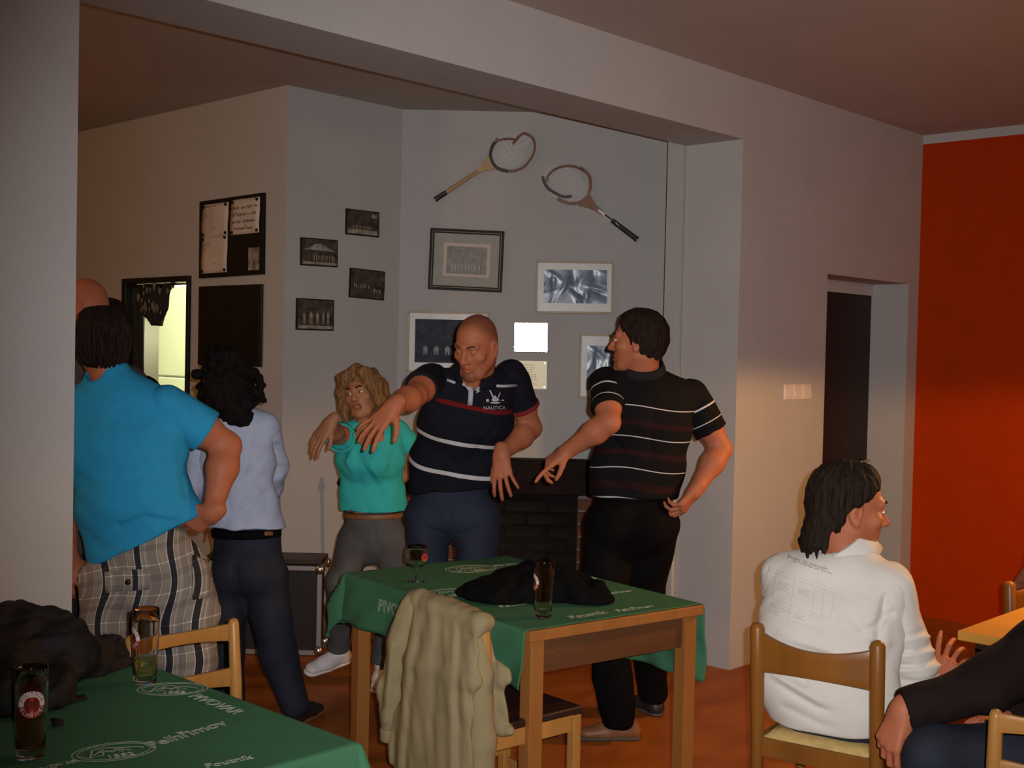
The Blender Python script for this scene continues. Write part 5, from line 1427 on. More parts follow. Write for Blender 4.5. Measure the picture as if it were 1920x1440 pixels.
strip('collar_point', tF, [(870, 716), (878, 722), (884, 730)], 12, M['polo_white'], .006)
strip('collar_point', tF, [(912, 716), (902, 724), (890, 732)], 12, M['polo_white'], .006)
strip('white_stripe', tF, [(838, 712), (852, 717), (872, 722)], 5, M['polo_white'], .003)
strip('white_stripe', tF, [(921, 723), (945, 724), (970, 723)], 5, M['polo_white'], .003)
M['embroidery'] = mat('embroidery', (0.45, 0.43, 0.44), .8)
s_ = 5.2 / F
q0 = at(930, 750, 5.2)
vv, ff = text_mesh('NAUTICA', .0210, spacing=1.05); decal('lettering', tF, (vv, ff), at(927, 768, 5.2), RT, UP, M['embroidery'], .004, FW)
mm = MB()   # two curved sails on a hull and a small flag square
mm.add([(-.004, .0, 0), (-.026, .052, 0), (-.020, .050, 0), (.003, .004, 0)], [(0, 1, 2, 3)]); mm.add([(.003, .002, 0), (.022, .040, 0), (.024, .036, 0), (.007, .0, 0)], [(0, 1, 2, 3)])
mm.add([(-.016, .006, 0), (-.004, .022, 0), (0, .028, 0), (.006, .018, 0), (.020, .006, 0), (.004, .0, 0), (-.006, .0, 0)], [(0, 1, 2, 3, 4, 5, 6)]); mm.add([(-.024, -.003, 0), (.026, -.002, 0), (.014, -.009, 0), (-.012, -.009, 0)], [(0, 1, 2, 3)])
decal('boat_emblem', tF, (np.array(mm.v), mm.f), at(928, 753, 5.2), RT, UP, M['embroidery'], .004, FW)
mm = MB().add([(-.006, -.006, 0), (.006, -.006, 0), (.006, .006, 0), (-.006, .006, 0)], [(0, 1, 2, 3)]); mm.add([(.058, .0, 0), (.066, -.003, 0), (.072, .001, 0), (.065, .004, 0)], [(0, 1, 2, 3)])
decal('flag_emblem', tF, (np.array(mm.v), mm.f), at(914, 751, 5.2), RT, UP, M['embroidery'], .004, FW)
hp = [at(802, 975, 5.5), at(893, 972, 5.5)]; kn = [at(800, 1140, 5.46), at(893, 1140, 5.46)]; an = [np.array([*at(803, 1300, 5.55)[:2], .03]), np.array([*at(897, 1300, 5.55)[:2], .03])]
S = Sdf(); S.cap(pel + UP * .09, pel - UP * .05, .116, .120, .03, ax=lat, sa=1.42, sb=1.38)
for i in (0, 1): S.chain([hp[i], kn[i], an[i]], [.106, .083, .066], .03)
S.wrinkle(.004, 15, 22)
for a, b_, w, am in [((800, 990), (830, 1000), .012, -.006), ((850, 960), (846, 1000), .010, -.006), ((900, 990), (865, 1000), .012, -.006)]: S.fold([at(*a, 5.40), at(*b_, 5.40)], w, am)
sdf_obj('jeans', S, .006, M['denim_blue'], pF)
for i in (0, 1): put_shoe(pF, np.array([*(an[i] + FW * .05)[:2], 0.]), np.array([*(an[i] - FW * .21)[:2], 0.]), (0, 0, 1), M['shoe_dark'], M['sole_grey'])

# ------------------------------------------------------------------ man in the black striped polo, from behind
BLK = (0.0065, 0.0055, 0.0055); DRED = (0.022, 0.006, 0.006)
M['polo_black'] = stripes('polo_black', BLK, [(.09, .11, DRED), (.153, .159, WHT), (.20, .225, DRED), (.264, .270, WHT), (.31, .34, DRED), (.396, .402, WHT), (.45, .475, DRED), (.528, .534, WHT), (.58, .60, DRED), (.660, .664, WHT)])
M['polo_black_sleeve'] = stripes('polo_black_sleeve', BLK, [(.10, .106, WHT), (.165, .171, WHT)])
pG = person('man in a black polo with thin white stripes, from behind, head turned left', (*at(1180, 1200, 5.25)[:2], 0))
pel, wai, che, upc, nek = at(1185, 960, 5.22), at(1196, 872, 5.20), at(1208, 795, 5.18), at(1212, 738, 5.16), at(1205, 700, 5.15)
sh = [at(1138, 724, 5.16), at(1302, 748, 5.22)]; el = [at(1142, 792, 5.02), at(1352, 842, 5.22)]; wr = [at(1062, 846, 5.10), at(1302, 922, 5.12)]
lat = nrm(RT - UP * .10 + FW * .05)
TG = [(pel, .112, 1.42), (wai, .112, 1.48), (che, .115, 1.50), (upc, .080, 1.85), (nek, .060, 1.15)]
HG = Head(at(1196, 640, 5.12), -RT * .95 + FW * .30 + UP * .02, UP + RT * .02, 1.06)
S = Sdf(); torso(S, TG, [nrm(RT), nrm(RT), lat, lat, lat], -.032)
for i in (0, 1): add_arm(S, sh[i], el[i], wr[i], 1.05, 1.05)
add_hand(S, wr[0], -RT * .80 - UP * .55, UP * .75 - RT * .45 - FW * .4, -FW * .2 - UP + RT * .3, 1.02, curl=((2, 10, 8), (42, 42, 25), (48, 48, 25), (45, 50, 30)), spread=1.3, thumb=(.70, .45, -.5))
add_hand(S, wr[1], -RT * .62 - UP * .76 - FW * .1, RT * .65 - UP * .45 - FW * .5, FW * .7 - RT * .4, 1.02, curl=((30, 40, 20), (34, 46, 24), (40, 50, 26), (44, 52, 28)), spread=1.1, thumb=(.6, .5, -.5))
add_head(S, HG, nek, False, 0, .060)
sdf_obj('body', S, .0043, M['skin_ruddy'], pG, {'tint': face_tint(HG, .10)})
add_face_parts(pG, HG, M['hair_brown'])
S = hair_cap(HG, .013, (.080, .084), (.034, .020), -.082, -.022, 9, .003, .022)
for j in range(0): S.chain([HG.g((j - 2) * .022, .060, .118), HG.g((j - 2) * .024, .090, .092), HG.g((j - 2) * .024, .097, .062)], [.012, .010, .003], .016)
S.wrinkle(.002, 80, 3)
sdf_obj('hair', S, .0043, M['hair_brown'], pG)
axG = nrm(nek - pel)
def poloG(V):
    q = V - pel; t = q @ nrm(axG * .4 + UP * .6 + RT * .02); xx = q @ lat
    return np.stack([t + .20 + .30 * xx * xx + .010 * np.sin(xx * 14), xx, t], 1)
S = Sdf(); torso(S, TG, [nrm(RT), nrm(RT), lat, lat, lat], .010, .06)
for i in (0, 1): S.cap(upc, sh[i], .076, .062, .05)
S.cap(wai, pel - UP * .0, .118, .124, .05, ax=RT, sa=1.46, sb=1.42); S.plane(*hem((1098, 932), (1285, 938), 5.1))
S.chain([HG.g(0, -.02, -.10), nek + (HG.g(0, -.02, -.10) - nek) * 1.4], [.060, .066], .004, 'sub')
for a, b_, w, am in [((1140, 800), (1180, 870), .014, -.006), ((1285, 800), (1250, 880), .014, -.006), ((1120, 890), (1180, 915), .012, -.006), ((1275, 900), (1215, 920), .012, -.006), ((1225, 740), (1220, 860), .016, -.004)]: S.fold([at(*a, 5.08), at(*b_, 5.07)], w, am)
S.wrinkle(.004, 16, 17)
tG = sdf_obj('polo_shirt', S, .0055, M['polo_black'], pG, {'cloth': poloG})
for i, fr in ((0, .66), (1, .66)):
    S = sleeve(sh[i], el[i], fr, .070, .074, .012, over=.02); S.wrinkle(.003, 22, 50 + i); d = nrm(el[i] - sh[i]); s0 = sh[i]
    sdf_obj('sleeve', S, .005, M['polo_black_sleeve'], tG, {'cloth': lambda V, d=d, s0=s0: np.stack([(V - s0) @ d + (.065 if i == 0 else .060), V[:, 0], V[:, 1]], 1)})
collar(tG, nek + UP * .015, nrm(HG.g(0, -.024, -.10) - nek) * .6 + UP * .5, -RT * .5 + FW, .076, .040, mat('polo_black_plain', BLK, .9), M['black_cloth'], .022, .45)
strip('shoulder_piping', tG, [(1146, 690), (1165, 683), (1195, 679)], 2.2, M['embroidery'], .003)
hp = [at(1143, 985, 5.22), at(1226, 985, 5.24)]; kn = [at(1130, 1160, 5.16), at(1205, 1150, 5.38)]; an = [np.array([*at(1160, 1340, 5.20)[:2], .110]), np.array([*at(1224, 1290, 5.57)[:2], .125])]
S = Sdf(); S.cap(pel + UP * .03, pel - UP * .06, .116, .124, .03, ax=RT, sa=1.42, sb=1.46)
for i in (0, 1):
    S.ell(at(1150 + 70 * i, 985, 5.15), (.09, .09, .10), None, .05); S.chain([hp[i], kn[i], an[i]], [.112, .088, .076 - .008 * i], .03); S.plane(an[i] - np.array([0, 0, .045]), (0, 0, -1), an[i] - .16, an[i] + .16)
S.plane(pel + UP * .07, UP); S.wrinkle(.005, 14, 23)
sdf_obj('trousers', S, .006, M['black_cloth'], pG)
put_shoe(pG, np.array([*at(1203, 1382, 5.26)[:2], 0.]), np.array([*at(1082, 1372, 5.24)[:2], 0.]), (0, 0, 1), M['shoe_brown'], M['sole_grey'], 'tan brown leather shoe')
put_shoe(pG, np.array([*at(1238, 1325, 5.58)[:2], 0.]), np.array([*at(1185, 1310, 5.78)[:2], 0.]), (0, 0, 1), M['shoe_dark'], M['sole_grey'])
# ------------------------------------------------------------------ furniture
M['beech'] = mat('beech_wood', (0.40, 0.185, 0.045), .35, bump=.04, bscale=40, var=.16, vscale=9, stretch=(1, 1, .12), spec=.4)
M['beech_dark'] = mat('stained_wood', (0.22, 0.080, 0.013), .35, bump=.04, bscale=40, var=.2, vscale=9, stretch=(1, 1, .15), spec=.4)
M['table_wood'] = mat('table_wood', (0.30, 0.115, 0.028), .45, bump=.04, bscale=40, var=.15, vscale=10, stretch=(1, 1, .12))
M['apron_wood'] = mat('apron_wood', (0.11, 0.042, 0.016), .5, var=.2, vscale=10, stretch=(.2, .2, 1))
M['cushion'] = mat('cushion_yellow', (0.52, 0.36, 0.13), .9, bump=.25, bscale=70, var=.18, vscale=30)
M['seat_dark'] = mat('seat_dark_brown', (0.030, 0.014, 0.010), .4)
M['cloth_green'] = mat('tablecloth_green', (0.048, 0.155, 0.078), .85, bump=.08, bscale=220, var=.08, vscale=4, spec=.2)
M['cloth_print'] = mat('tablecloth_print', (0.40, 0.42, 0.31), .85)
M['top_yellow'] = mat('table_top_yellow', (0.50, 0.25, 0.045), .4, var=.06, vscale=6)
M['beer_glass'] = mat('drinking_glass', (.96, .97, .96), .02, trans=1.0, ior=1.45)
M['beer_dark'] = mat('beer_amber', (.30, .12, .018), .05, trans=.92, ior=1.33)
M['beer_pale'] = mat('beer_pale', (.75, .68, .22), .05, trans=.92, ior=1.33)
M['label_red'] = mat('label_red', (0.36, 0.022, 0.014), .5)
M['label_white'] = mat('label_white', (0.62, 0.55, 0.52), .5)
M['label_dark'] = mat('label_dark', (0.10, 0.012, 0.010), .5)

def tablecloth(name, label, group, c0, ex, ey, W, L, d0, d1, e0, e1, z, seed=0, n=90):
    """cloth over a W x L top with its corner at c0; d0,d1: overhang before/after W, e0,e1 the same along L (0 ends at the edge)"""
    rg = random.Random(seed); ph = [rg.uniform(0, 6) for _ in range(8)]
    def pos(a, b):
        ca, cb = min(max(a, 0), W), min(max(b, 0), L); oa, ob = a - ca, b - cb
        h = math.hypot(oa, ob)
        if h < 1e-9: return c0 + ex * ca + ey * cb + np.array([0, 0, z + .0006 * math.sin(a * 31 + ph[0]) * math.sin(b * 27 + ph[1])])
        da, db = oa / h, ob / h; cor = 2 * abs(da * db)
        r = .012; arc = r * math.pi / 2
        if h < arc: th = h / r; out, dz = r * math.sin(th), r * (1 - math.cos(th))
        else: out, dz = r, r + h - arc
        rip = .010 * math.sin((a if abs(db) > abs(da) else b) * 17 + ph[2]) + .006 * math.sin((a + b) * 31 + ph[3])
        sp = min(1, h / .15)
        out += sp * (.012 + rip + cor * .05)
        return c0 + ex * (ca + da * out) + ey * (cb + db * out) + np.array([0, 0, z - dz * (1 - .05 * cor)])
    A = np.unique(np.concatenate([np.linspace(-d0, W + d1, n), [0, .006, .012, W, W - .006] if 1 else []])); A = A[(A >= -d0 - 1e-9) & (A <= W + d1 + 1e-9)]
    A = np.unique(np.round(np.concatenate([A, [x for x in (-.005, -.01, -.019, W + .005, W + .01, W + .019) if -d0 <= x <= W + d1]]), 5))
    B = np.linspace(-e0, L + e1, int(n * 1.4)); B = np.unique(np.round(np.concatenate([B, [x for x in (0, -.005, -.01, -.019, L, L + .005, L + .01, L + .019) if -e0 <= x <= L + e1]]), 5))
    G = [[pos(a, b) for b in B] for a in A]
    o = obj(name, MB().grid(G, thick=-.0018 if np.cross(ex, ey)[2] < 0 else .0018), M['cloth_green'], smooth=True)
    tag(o, label, 'tablecloth', group)
    return o, pos

def flat_print(name, cl, vf, p0, p1, z, mt=None):
    """lettering on a horizontal top, its baseline running from photo position p0 to p1 (scaled to fit)"""
    v, f = vf; v = np.array(v); a, b = on_z(*p0, z), on_z(*p1, z)
    w = v[:, 0].max() - v[:, 0].min(); d = (b - a); k = np.linalg.norm(d) / w; d = d / np.linalg.norm(d); up = np.cross((0, 0, 1.0), d)
    P = [a + d * (p[0] - v[:, 0].min()) * k + up * p[1] * k + np.array([0, 0, max(-.0006, min(.0006, p[2]))]) for p in v]
    return obj(name, MB().add(P, f), mt or M['cloth_print'], cl, world=True, stuff=True)

def emblem():
    """oval brewery emblem: double ring, a striding pilgrim under a roof shape, the year below"""
    m = MB()
    E = lambda a, b, n=40: [(a * math.cos(2 * math.pi * i / n), b * math.sin(2 * math.pi * i / n), 0) for i in range(n)]
    m.tube(E(.5, .34), .010, 4, True); m.tube(E(.44, .285), .006, 4, True)
    for P, r in [([(-.30, -.10, 0), (-.24, .14, 0), (-.10, .20, 0), (.10, .12, 0), (.30, .06, 0), (.36, .0, 0)], .013), ([(-.26, -.06, 0), (-.12, .13, 0), (-.02, -.02, 0), (.06, .08, 0), (.20, -.02, 0)], .012),
                 ([(-.12, .13, 0), (-.14, -.08, 0), (-.22, -.10, 0)], .010), ([(.02, .10, 0), (.10, -.04, 0)], .012), ([(-.42, -.02, 0), (-.33, -.12, 0), (-.26, -.12, 0)], .010), ([(-.18, .03, 0), (.0, .03, 0)], .010)]:
        m.tube(P, r, 4)
    t, f = text_mesh('1552', .17, outline=.006); m.add(t + np.array([.04, -.235, 0]), f)
    return np.array(m.v), m.f

# --- the table with the bare near edge
C1 = on_z(995, 1183, .755); C2 = on_z(1320, 1133, .755); C1[2] = C2[2] = 0
EX = nrm(C2 - C1); EY = np.array([-EX[1], EX[0], 0.0]); TW, TL = .803, 1.20
rz = math.atan2(EX[1], EX[0])
t2 = thing('table', 'wooden table under a green cloth with one bare edge, in the middle of the room', 'table', C1 + EX * TW / 2 + EY * TL / 2, rz)
bx = lambda lo, hi: MB().box(lo, hi)
obj('tabletop', bx((-TW / 2, -TL / 2, .716), (TW / 2, TL / 2, .752)), M['table_wood'], t2, bevel=.003)
for sx in (-1, 1):
    for sy in (-1, 1):
        x, y = sx * (TW / 2 - .045), sy * (TL / 2 - .045); obj('leg', bx((x - .028, y - .028, 0), (x + .028, y + .028, .716)), M['table_wood'], t2, bevel=.003)
for sy in (-1, 1): obj('apron', bx((-TW / 2 + .073, sy * (TL / 2 - .045) - .011, .60), (TW / 2 - .073, sy * (TL / 2 - .045) + .011, .716)), M['apron_wood'], t2)
for sx in (-1, 1): obj('apron', bx((sx * (TW / 2 - .045) - .011, -TL / 2 + .073, .60), (sx * (TW / 2 - .045) + .011, TL / 2 - .073, .716)), M['apron_wood'], t2)
obj('screw', MB().tube([(-TW / 2 + .16, -TL / 2 + .0335, .665), (-TW / 2 + .16, -TL / 2 + .030, .665)], .006, 10), M['steel'], t2)
cl2, pos2 = tablecloth('tablecloth', 'green brewery tablecloth hanging off three sides of the middle table', 'green brewery tablecloths', C1, EX, EY, TW, TL, .20, .30, -.012, .22, .7555, 4)
zz = .7575
flat_print('emblem_print', cl2, emblem(), (838, 1071), (926, 1062), zz)
flat_print('emblem_print', cl2, emblem(), (796, 1117), (884, 1106), zz)
flat_print('lettering', cl2, text_mesh('PIVOVAR', .05, outline=.0013), (930, 1062), (992, 1056), zz)
flat_print('lettering', cl2, text_mesh('Poutník', .05, shear=.2, outline=.0013), (1073, 1160), (1142, 1149), zz)
flat_print('lettering', cl2, text_mesh('Pelhřimov', .05, shear=.2, outline=.0013), (1160, 1147), (1230, 1137), zz)
flat_print('lettering', cl2, text_mesh('Pelhřimov', .05, shear=.2, outline=.0013), (1138, 1115), (1188, 1108), zz)
flat_print('lettering', cl2, text_mesh('Poutník', .05, shear=.2, outline=.0013), (940, 1139), (998, 1131), zz)
flat_print('lettering', cl2, text_mesh('PIVOVAR', .05, outline=.0013), (1078, 1074), (1112, 1086), zz)
tv, tf = text_mesh('PIVOVAR', .062, outline=.0015, align='LEFT')
def hang(v):        # on the hanging left side: x runs from the far end towards us, y up
    b = TL - .28 - v[0]; p = pos2(-.075 + (v[1] - .03) , b); return p - EX * .0045 + np.array([0, 0, 0])
obj('lettering', MB().add([hang(p) for p in tv], tf), M['cloth_print'], cl2, world=True, stuff=True)

# --- the table in the near corner
NX_, NY_, NW, NL = .957, 2.13, .80, 1.20
t1 = thing('table', 'table in the near left corner, hidden under its green cloth', 'table', (NX_ + NW / 2, NY_ + NL / 2, 0))
obj('tabletop', bx((-NW / 2, -NL / 2, .726), (NW / 2, NL / 2, .762)), M['table_wood'], t1, bevel=.003)
for sx in (-1, 1):
    for sy in (-1, 1):
        x, y = sx * (NW / 2 - .045), sy * (NL / 2 - .045); obj('leg', bx((x - .028, y - .028, 0), (x + .028, y + .028, .726)), M['table_wood'], t1, bevel=.003)
for sy in (-1, 1): obj('apron', bx((-NW / 2 + .073, sy * (NL / 2 - .045) - .011, .61), (NW / 2 - .073, sy * (NL / 2 - .045) + .011, .726)), M['apron_wood'], t1)
cl1, pos1 = tablecloth('tablecloth', 'green brewery tablecloth with printed emblems on the near left table', 'green brewery tablecloths', np.array([NX_, NY_, 0.]), np.array([1., 0, 0]), np.array([0, 1., 0]), NW, NL, .15, .24, .24, .15, .7655, 9)
zz = .7675
flat_print('emblem_print', cl1, emblem(), (133, 1420), (292, 1398), zz)
flat_print('emblem_print', cl1, emblem(), (256, 1293), (390, 1290), zz)
flat_print('lettering', cl1, text_mesh('Pelhřimov', .05, shear=.15, outline=.0013), (285, 1402), (432, 1356), zz)
flat_print('lettering', cl1, text_mesh('PIVOVAR', .06, outline=.0013), (68, 1447), (150, 1427), zz)
flat_print('lettering', cl1, text_mesh('PIVOVAR', .06, outline=.0013), (352, 1306), (440, 1340), zz)
flat_print('lettering', cl1, text_mesh('Poutník', .05, shear=.15, outline=.0013), (388, 1440), (478, 1421), zz)
flat_print('lettering', cl1, text_mesh('Pelhřimov', .05, shear=.15, outline=.0013), (262, 1262), (296, 1254), zz)

# --- chairs
def round_chair(label, loc, rz, wood, group=None):
    r = thing('dining_chair', label, 'chair', loc, rz, group)
    for sx in (-1, 1):
        obj('back_post', MB().tube([(sx * .192, -.20, 0), (sx * .192, -.20, .40), (sx * .192, -.215, .62), (sx * .192, -.225, .795), (sx * .192, -.2255, .808), (sx * .192, -.226, .814)], [.019, .021, .0225, .0235, .018, .006], 16), wood, r, smooth=True)
        obj('leg', MB().tube([(sx * .185, .19, 0), (sx * .185, .19, .44)], [.016, .019], 14), wood, r, smooth=True)
        obj('seat_rail', MB().bar((sx * .19, -.19, .41), (sx * .187, .19, .41), .06, .022, (1, 0, 0)), wood, r, bevel=.004)
        obj('stretcher', MB().bar((sx * .19, -.19, .20), (sx * .187, .19, .20), .03, .018, (1, 0, 0)), wood, r, bevel=.004)
    for y in (-.195, .19): obj('seat_rail', MB().bar((-.19, y, .41), (.19, y, .41), .022, .06), wood, r, bevel=.004)
    G = []
    for i in range(17):
        t = i / 8 - 1; y = -.222 - .030 * (1 - t * t)
        lo, hi = .655 + .012 * (1 - t * t), .765 + .018 * abs(t) ** 2 - .014 * (1 - t * t)
        G.append([(t * .185, y, lo + (hi - lo) * j / 4) for j in range(5)])
    obj('back_rest', MB().grid(G, thick=.018), wood, r, smooth=True, bevel=.003)
    m = MB(); n = 14; P = []
    for i in range(n + 1):
        row = []
        for j in range(n + 1):
            x, y = i / n * 2 - 1, j / n * 2 - 1; e = (1 - x ** 8) * (1 - y ** 8)
            row.append((x * .182, y * .195, .437 + .030 * max(0, e) ** .5))
        P.append(row)
    obj('seat_cushion', m.grid(P, thick=.02), M['cushion'], r, smooth=True)
    return r
def ladder_chair(label, loc, rz, wood, seat, group=None, h=.80, z1=(.665, .765), z2=(.50, .565), w=.20):
    r = thing('dining_chair', label, 'chair', loc, rz, group)
    for sx in (-1, 1):
        obj('back_post', MB().tube([(sx * w, -.20, 0), (sx * w, -.20, .42), (sx * w, -.215, .62), (sx * w, -.232, h - .015), (sx * w, -.233, h - .004), (sx * w, -.2335, h)], [.017, .019, .019, .017, .013, .005], 14), wood, r, smooth=True)
        x = sx * (w - .005); obj('leg', bx((x - .017, .168, 0), (x + .017, .202, .425)), wood, r, bevel=.003)
        obj('seat_rail', MB().bar((x, -.18, .40), (x, .17, .40), .06, .02, (1, 0, 0)), wood, r, bevel=.003)
        obj('stretcher', MB().bar((x, -.19, .21), (x, .17, .21), .032, .018, (1, 0, 0)), wood, r, bevel=.003)
    for y in (-.19, .185): obj('seat_rail', MB().bar((-w, y, .40), (w, y, .40), .02, .06), wood, r, bevel=.003)
    obj('stretcher', MB().bar((-w, .185, .17), (w, .185, .17), .018, .032), wood, r, bevel=.003)
    for a, b in (z1, z2):
        G = []
        for i in range(13):
            t = i / 6 - 1; y = -.205 - .035 * ((a + b) / 2 - .42) / .3 - .022 * (1 - t * t)
            G.append([(t * w, y, a + .010 * (1 - t * t) + (b - a) * j / 3 - (.018 * (1 - t * t) * j / 3)) for j in range(4)])
        obj('back_slat', MB().grid(G, thick=.016), wood, r, smooth=True, bevel=.002)
    obj('seat', bx((-w + .004, -.19, .425), (w + .008, .215, .452)), seat, r, bevel=.008, seg=3)
    return r
# chair of the man in white
a = at(1424, 1300, 3.91); b = at(1646, 1300, 3.70); a[2] = b[2] = 0
cx = nrm(b - a); cy = np.array([-cx[1], cx[0], 0]); ch_o = (a + b) / 2 + cy * .20; ch_rz = math.atan2(cx[1], cx[0])
round_chair('stained wooden chair with a yellow cushion that the man in white sits on', ch_o, ch_rz, M['beech_dark'])
# light chair behind the near table
pl = on_plane(440, 1180, (0, 3.2, 0), (0, 1, 0)); zt = on_plane(440, 1160, (0, 3.2, 0), (0, 1, 0))[2]
q1 = on_plane(425, 1172, (0, 3.2, 0), (0, 1, 0))[2]; q2 = on_plane(425, 1205, (0, 3.2, 0), (0, 1, 0))[2]; q3 = on_plane(428, 1252, (0, 3.2, 0), (0, 1, 0))[2]; q4 = on_plane(428, 1288, (0, 3.2, 0), (0, 1, 0))[2]
ladder_chair('light beech chair with two back slats behind the near left table', (pl[0] - .175, 2.975, 0), math.pi, M['beech'], M['beech'], None, zt, (q2, q1), (q4, q3), .175)
# chair carrying the beige jacket
a = at(790, 1108, 4.14); b = at(902, 1133, 3.90); a[2] = b[2] = 0
jx = nrm(b - a); jy = np.array([-jx[1], jx[0], 0]); jc = (a + b) / 2
ladder_chair('orange wooden chair with a dark seat under the beige jacket', jc + jy * .225 - jx * .0, math.atan2(jx[1], jx[0]), M['beech'], M['seat_dark'], None, .82, (.66, .76), (.54, .60), .185)
# bottom right corner chair
a = at(1868, 1335, 3.02); a[2] = 0
ix = nrm(np.array([RT[0], RT[1], 0]) * .97 - np.array([FW[0], FW[1], 0]) * .25); iy = np.array([-ix[1], ix[0], 0])
zt = at(1866, 1330, 3.02)[2]
ladder_chair('yellowish wooden chair cut off by the bottom right corner of the photo', a + ix * .20 + iy * .232, math.atan2(ix[1], ix[0]), M['beech'], M['beech'], None, zt, (zt - .055, zt - .005), (zt - .19, zt - .125))
# far right chair by the orange wall and the chair of the dark-sleeved person
a = at(1893, 1090, 4.78); zt = a[2]; a[2] = 0
round_chair('stained wooden chair beside the orange wall at the right edge', a + np.array([.200, -.222, 0]), math.pi, M['beech_dark']).scale = (1, 1, zt / .814)

# --- table on the right
K = on_z(1795, 1182, .75)
t3 = thing('table', 'yellow topped table with a black metal frame at the right edge', 'table', (K[0] + .6, K[1] - .35, 0))
obj('tabletop', bx((-.6, -.35, .717), (.6, .35, .75)), M['top_yellow'], t3, bevel=.004)
for sx in (-1, 1):
    for sy in (-1, 1):
        x, y = sx * .54, sy * .29; obj('leg', bx((x - .016, y - .016, 0), (x + .016, y + .016, .69)), M['black'], t3)
for sy in (-1, 1): obj('frame_bar', bx((-.556, sy * .29 - .015, .68), (.556, sy * .29 + .015, .716)), M['black'], t3)
for sx in (-1, 1): obj('frame_bar', bx((sx * .54 - .015, -.275, .68), (sx * .54 + .015, .275, .716)), M['black'], t3)

# --- glasses
def wrap(v, c, r, a0, z0):          # bend flat lettering round a glass
    return [(c[0] + r * math.cos(a0 + p[0] / r), c[1] + r * math.sin(a0 + p[0] / r), c[2] + z0 + p[1]) for p in v]
def beer(label, base, level, beer_mt, turn, group='tall beer glasses'):
    r = thing('beer_glass', label, 'glass', base, 0, group); H = .195
    out = [(0, 0), (.0285, 0), (.0300, .003), (.0302, .02), (.0315, .06), (.0345, .13), (.0352, .16), (.0348, H - .002), (.0340, H)]
    inn = [(.0330, H - .001), (.0334, .16), (.0327, .13), (.0297, .06), (.0282, .024), (.026, .020), (0, .019)]
    obj('glass_body', MB().lathe(out + inn, n=48), M['beer_glass'], r, smooth=True)
    if level:
        rr_ = lambda z: np.interp(z, [.020, .024, .06, .13, .16], [.026, .0282, .0297, .0327, .0334]) - .0004
        zs_ = [.0195] + [z for z in (.024, .06, .10, .13) if z < level] + [level]
        obj('beer', MB().lathe([(0, .0195)] + [(rr_(z), z) for z in zs_] + [(0, level)], n=48), beer_mt, r, smooth=True)
    a0 = turn; R0 = .0352; zc = .122; rad = .0295
    def disc(r0, r1, o, n=36, arc=None):
        v = []; f = []
        if arc:
            A = [math.radians(arc[0] + (arc[1] - arc[0]) * i / n) for i in range(n + 1)]
            v = [(q * math.cos(a_), q * math.sin(a_), 0) for q in (r0, r1) for a_ in A]
            return v, [(i, i + 1, n + 2 + i, n + 1 + i) for i in range(n)]
        for q in (r0, r1):
            v += [(q * math.cos(2 * math.pi * i / n), q * math.sin(2 * math.pi * i / n), 0) for i in range(n)]
        f = [(i, (i + 1) % n, n + (i + 1) % n, n + i) for i in range(n)]
        return [(p[0], p[1], p[2]) for p in v], f
    def put(nm, vf, mt, off, par):
        v = [(R0 + off, p[0], p[1]) for p in vf[0]]
        P = []
        for p in vf[0]:
            rz_ = np.interp(zc + p[1], [.06, .13, .16], [.0315, .0345, .0352]) + off; an_ = a0 + p[0] / rz_
            P.append((rz_ * math.cos(an_), rz_ * math.sin(an_), zc + p[1]))
        return obj(nm, MB().add(P, vf[1]), mt, par, smooth=True, stuff=(nm == 'lettering'))
    lb = put('label', disc(.0005, rad, 0), M['label_red'], .0004, r)
    put('label_ring', disc(.0165, rad - .0012, 0, 36, (-12, 192)), M['label_white'], .0007, lb); put('label_centre', disc(.0002, .0075, 0), M['label_dark'], .0007, lb)
    m = MB(); m2 = MB()
    for word, top in (('POUTNÍK', 1), ('PELHŘIMOV', 0)):
        n = len(word)
        for i, chv in enumerate(word):
            v, f = text_mesh(chv, .0122)
            an_ = (90 - (i - (n - 1) / 2) * 23) if top else (-90 + (i - (n - 1) / 2) * 20.5)
            q = math.radians(an_); R1 = .0190 if top else .0268
            rot = q - math.pi / 2 if top else q + math.pi / 2
            (m if top else m2).add([(R1 * math.cos(q) + p[0] * math.cos(rot) - p[1] * math.sin(rot), R1 * math.sin(q) + p[0] * math.sin(rot) + p[1] * math.cos(rot), 0) for p in v], f)
    put('lettering', (m.v, m.f), M['label_dark'], .0010, lb); put('lettering', (m2.v, m2.f), M['label_white'], .0010, lb)
    return r
def facing(p, off=0.0): return math.atan2(-p[1], -p[0]) + off
p = on_z(57, 1419, .7685); beer('half full glass of dark beer with a round red label on the near table', p, .098, M['beer_dark'], facing(p, .05))
p = on_z(272, 1279, .7685); beer('tall beer glass with a little pale beer beside the black jackets', p, .068, M['beer_pale'], facing(p, -1.25))
p = on_z(1018, 1157, .7585); beer('empty tall beer glass on the middle table in front of the black cloth', p, 0, None, facing(p, -1.3))
p = on_z(780, 1090, .7585)
r = thing('stem_glass', 'empty round goblet on a stem at the far side of the middle table', 'glass', p)
out = [(0, 0), (.034, 0), (.034, .003), (.010, .007), (.0055, .014), (.005, .045), (.008, .052), (.026, .060), (.043, .080), (.047, .100), (.043, .125), (.038, .140)]
inn = [(.0367, .140), (.0415, .125), (.0455, .100), (.0415, .081), (.025, .0625), (0, .058)]
obj('glass_body', MB().lathe(out + inn, n=48), M['beer_glass'], r, smooth=True)
v = [(.0475 * math.cos(facing(p, .75) + .35 * math.cos(t * .524)), .0475 * math.sin(facing(p, .75) + .35 * math.cos(t * .524)), .100 + .015 * math.sin(t * .524)) for t in range(12)]
obj('label', MB().add(v, [tuple(range(12))]), M['label_red'], r)

